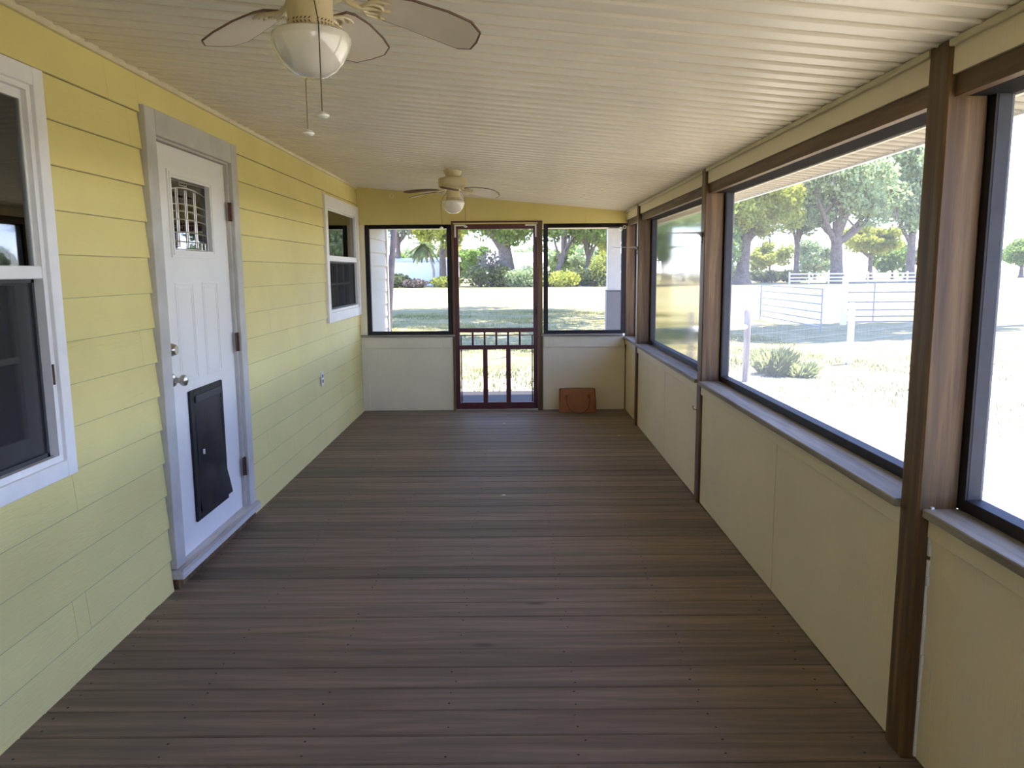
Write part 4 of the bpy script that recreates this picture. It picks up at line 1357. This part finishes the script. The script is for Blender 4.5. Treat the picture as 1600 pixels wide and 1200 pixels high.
weed(4.95, 13.3, .34, .36, 600, 'lower weed clump just right of the tallest weeds')
weed(px(1232, 13.8), 13.8, .3, .22, 350, 'smallest yellowish weed clump farther right of the fence post')
for u, lab in ((1100, 'dark hedge bush far behind the hazy sheet'), (1145, 'dark shady bush under the yellow green oak'), (1190, 'dark bush right of the yellow oak trunk'), (1230, 'dark bush at the left end of the white fence')):
    shrub(px(u, 108), 108, 2.6, 1.7, lab, 'leafshrub', 900, .25, 'shrubs in the shade of the right oaks')

# long white building and a second pale one
b = empty('white_building', (px(650, 104), 106, GZ))
x0, x1 = px(575, 104), px(712, 104)
bx(x0, x1, 104, 108, GZ, 2.75).build('wall', M['bluewhite'], b)
m = MB(); m.prism([(103.6, 2.75), (108.4, 2.75), (106, 3.25)], 0, x0-.3, x1+.3); m.build('roof', M['outwhite'], b)
for u in (628, 668): bx(px(u, 104), px(u, 104)+1.2, 103.95, 104, .9, 1.9).build('window_pane', M['bluewhite'], b)
tag(b, 'long low white building behind the palm, seen through the left end screen', 'building')
b = empty('white_shed', (px(815, 118), 120, GZ))
bx(px(760, 118), px(845, 118), 118, 123, GZ, 2.6).build('wall', M['outwhite'], b)
m = MB(); m.prism([(117.6, 2.6), (123.4, 2.6), (120.5, 4.2)], 0, px(757, 118), px(848, 118)); m.build('roof', M['outwhite'], b)
tag(b, 'white building behind the thick oak in the screen door', 'building')
m = MB()
x0 = px(904, 93)
m.prism([(x0, GZ), (x0+.1, 1.1), (x0+.7, 1.75), (x0+1.3, 1.2), (x0+1.5, GZ)], 1, 92.4, 93.8)
o = m.build('tarp_cover', M['blue'], None, (x0+.7, 93, GZ)); tag(o, 'small blue tarp heap under the trees right of the door', 'tarp')

# ------------------------------------------------------------------ fences and gates on the right
def gpipe(p, q, r_=.022): return MB().tube([p, q], r_, 8)
def gate(A, B, zs, label, stiles, mat='pipe'):
    root = empty('pipe_gate', ((A[0]+B[0])/2, (A[1]+B[1])/2, GZ))
    for z in zs: gpipe((A[0], A[1], GZ+z), (B[0], B[1], GZ+z)).build('rail', M[mat], root)
    for t_ in stiles:
        x, y_ = A[0]+(B[0]-A[0])*t_, A[1]+(B[1]-A[1])*t_
        gpipe((x, y_, GZ+zs[0]-.01), (x, y_, GZ+zs[-1]+.01), .026).build('stile', M[mat], root)
    for x, y_ in (A, B):
        gpipe((x, y_, GZ-.1), (x, y_, GZ+zs[0]), .02).build('foot', M[mat], root)
    tag(root, label, 'gate', 'galvanised pipe gates')
ZS = [.06, .24, .46, .72, 1.05, 1.38]
gate((9.05, 28.6), (9.0, 22.8), [.16, .36, .58, .82, 1.06, 1.26], 'pipe gate standing open left of the white gate post', (0, 1))
gate((11.1, 26.4), (15.2, 26.4), ZS, 'wide closed pipe gate right of the white gate post', (0, .26, 1))
def wpost(x, y_, h_, r_, label, mat='outwhite', grp='fence posts'):
    m = MB()
    m.lathe([(0, GZ-.1), (r_*1.05, GZ-.1), (r_, GZ+h_*.5), (r_*.96, GZ+h_-.02), (r_*.6, GZ+h_), (0, GZ+h_)], (x, y_, 0), 12, 'Z', False)
    o = m.build('fence_post', M[mat], None, (x, y_, GZ)); tag(o, label, 'post', grp)
wpost(10.96, 25.9, 1.6, .10, 'white gate post between the two pipe gates')
wpost(15.35, 26.4, 1.7, .10, 'white gate post at the right end of the pipe gates')
wf_ = empty('wire_fence', (4.5, 13, GZ))
FP = [(2.95, 12.2), (3.83, 12.75), (6.5, 15.0), (9.2, 17.3)]
for i, (x, y_) in enumerate(FP):
    r_ = .055 if i != 2 else .06
    m = MB(); m.lathe([(0, GZ-.1), (r_*1.05, GZ-.1), (r_, GZ+.6), (r_, GZ+1.17), (r_*.6, GZ+1.2), (0, GZ+1.2)], (x, y_, 0), 12, 'Z', False)
    o = m.build('post', M['greywood' if i < 2 else 'outwhite'], wf_)
m = MB(); m.tube([(2.95, 12.2, GZ+.92), (3.83, 12.75, GZ+.92)], .045, 10); m.build('brace_rail', M['outwhite'], wf_)
m = MB(); m.tube([(2.95, 12.2, GZ+.9), (3.83, 12.75, GZ+.1)], .004, 5); m.build('brace_wire', M['wire'], wf_)
wm = MB()
for (xa, ya), (xb, yb) in zip(FP, FP[1:]):
    for z in (.08, .2, .32, .46, .62, .78, .95, 1.1):
        wm.tube([(xa, ya, GZ+z), (xb, yb, GZ+z)], .0013, 4, False)
    L = math.hypot(xb-xa, yb-ya)
    for k in range(1, int(L/.15)):
        t_ = k*.15/L
        x, y_ = xa+(xb-xa)*t_, ya+(yb-ya)*t_
        wm.tube([(x, y_, GZ+.06), (x, y_, GZ+1.1)], .0011, 4, False)
o = wm.build('wire_mesh', M['wire'], wf_); o['kind'] = 'stuff'
tag(wf_, 'woven wire fence on grey and white posts beyond the right lawn', 'fence')
# white board fence far away
bf = empty('board_fence', (px(1320, 96), 96, GZ))
for k in range(12):
    x = px(1226, 96) + (px(1560, 96)-px(1226, 96))*k/11
    bx(x-.08, x+.08, 95.9, 96.05, GZ, 1.05).build('post', M['outwhite'], bf)
for z in (-.05, .35, .8):
    bx(px(1226, 96), px(1560, 96), 95.86, 95.9, z-.08, z+.08).build('board', M['outwhite'], bf)
tag(bf, 'white three board fence under the far oaks on the right', 'fence')
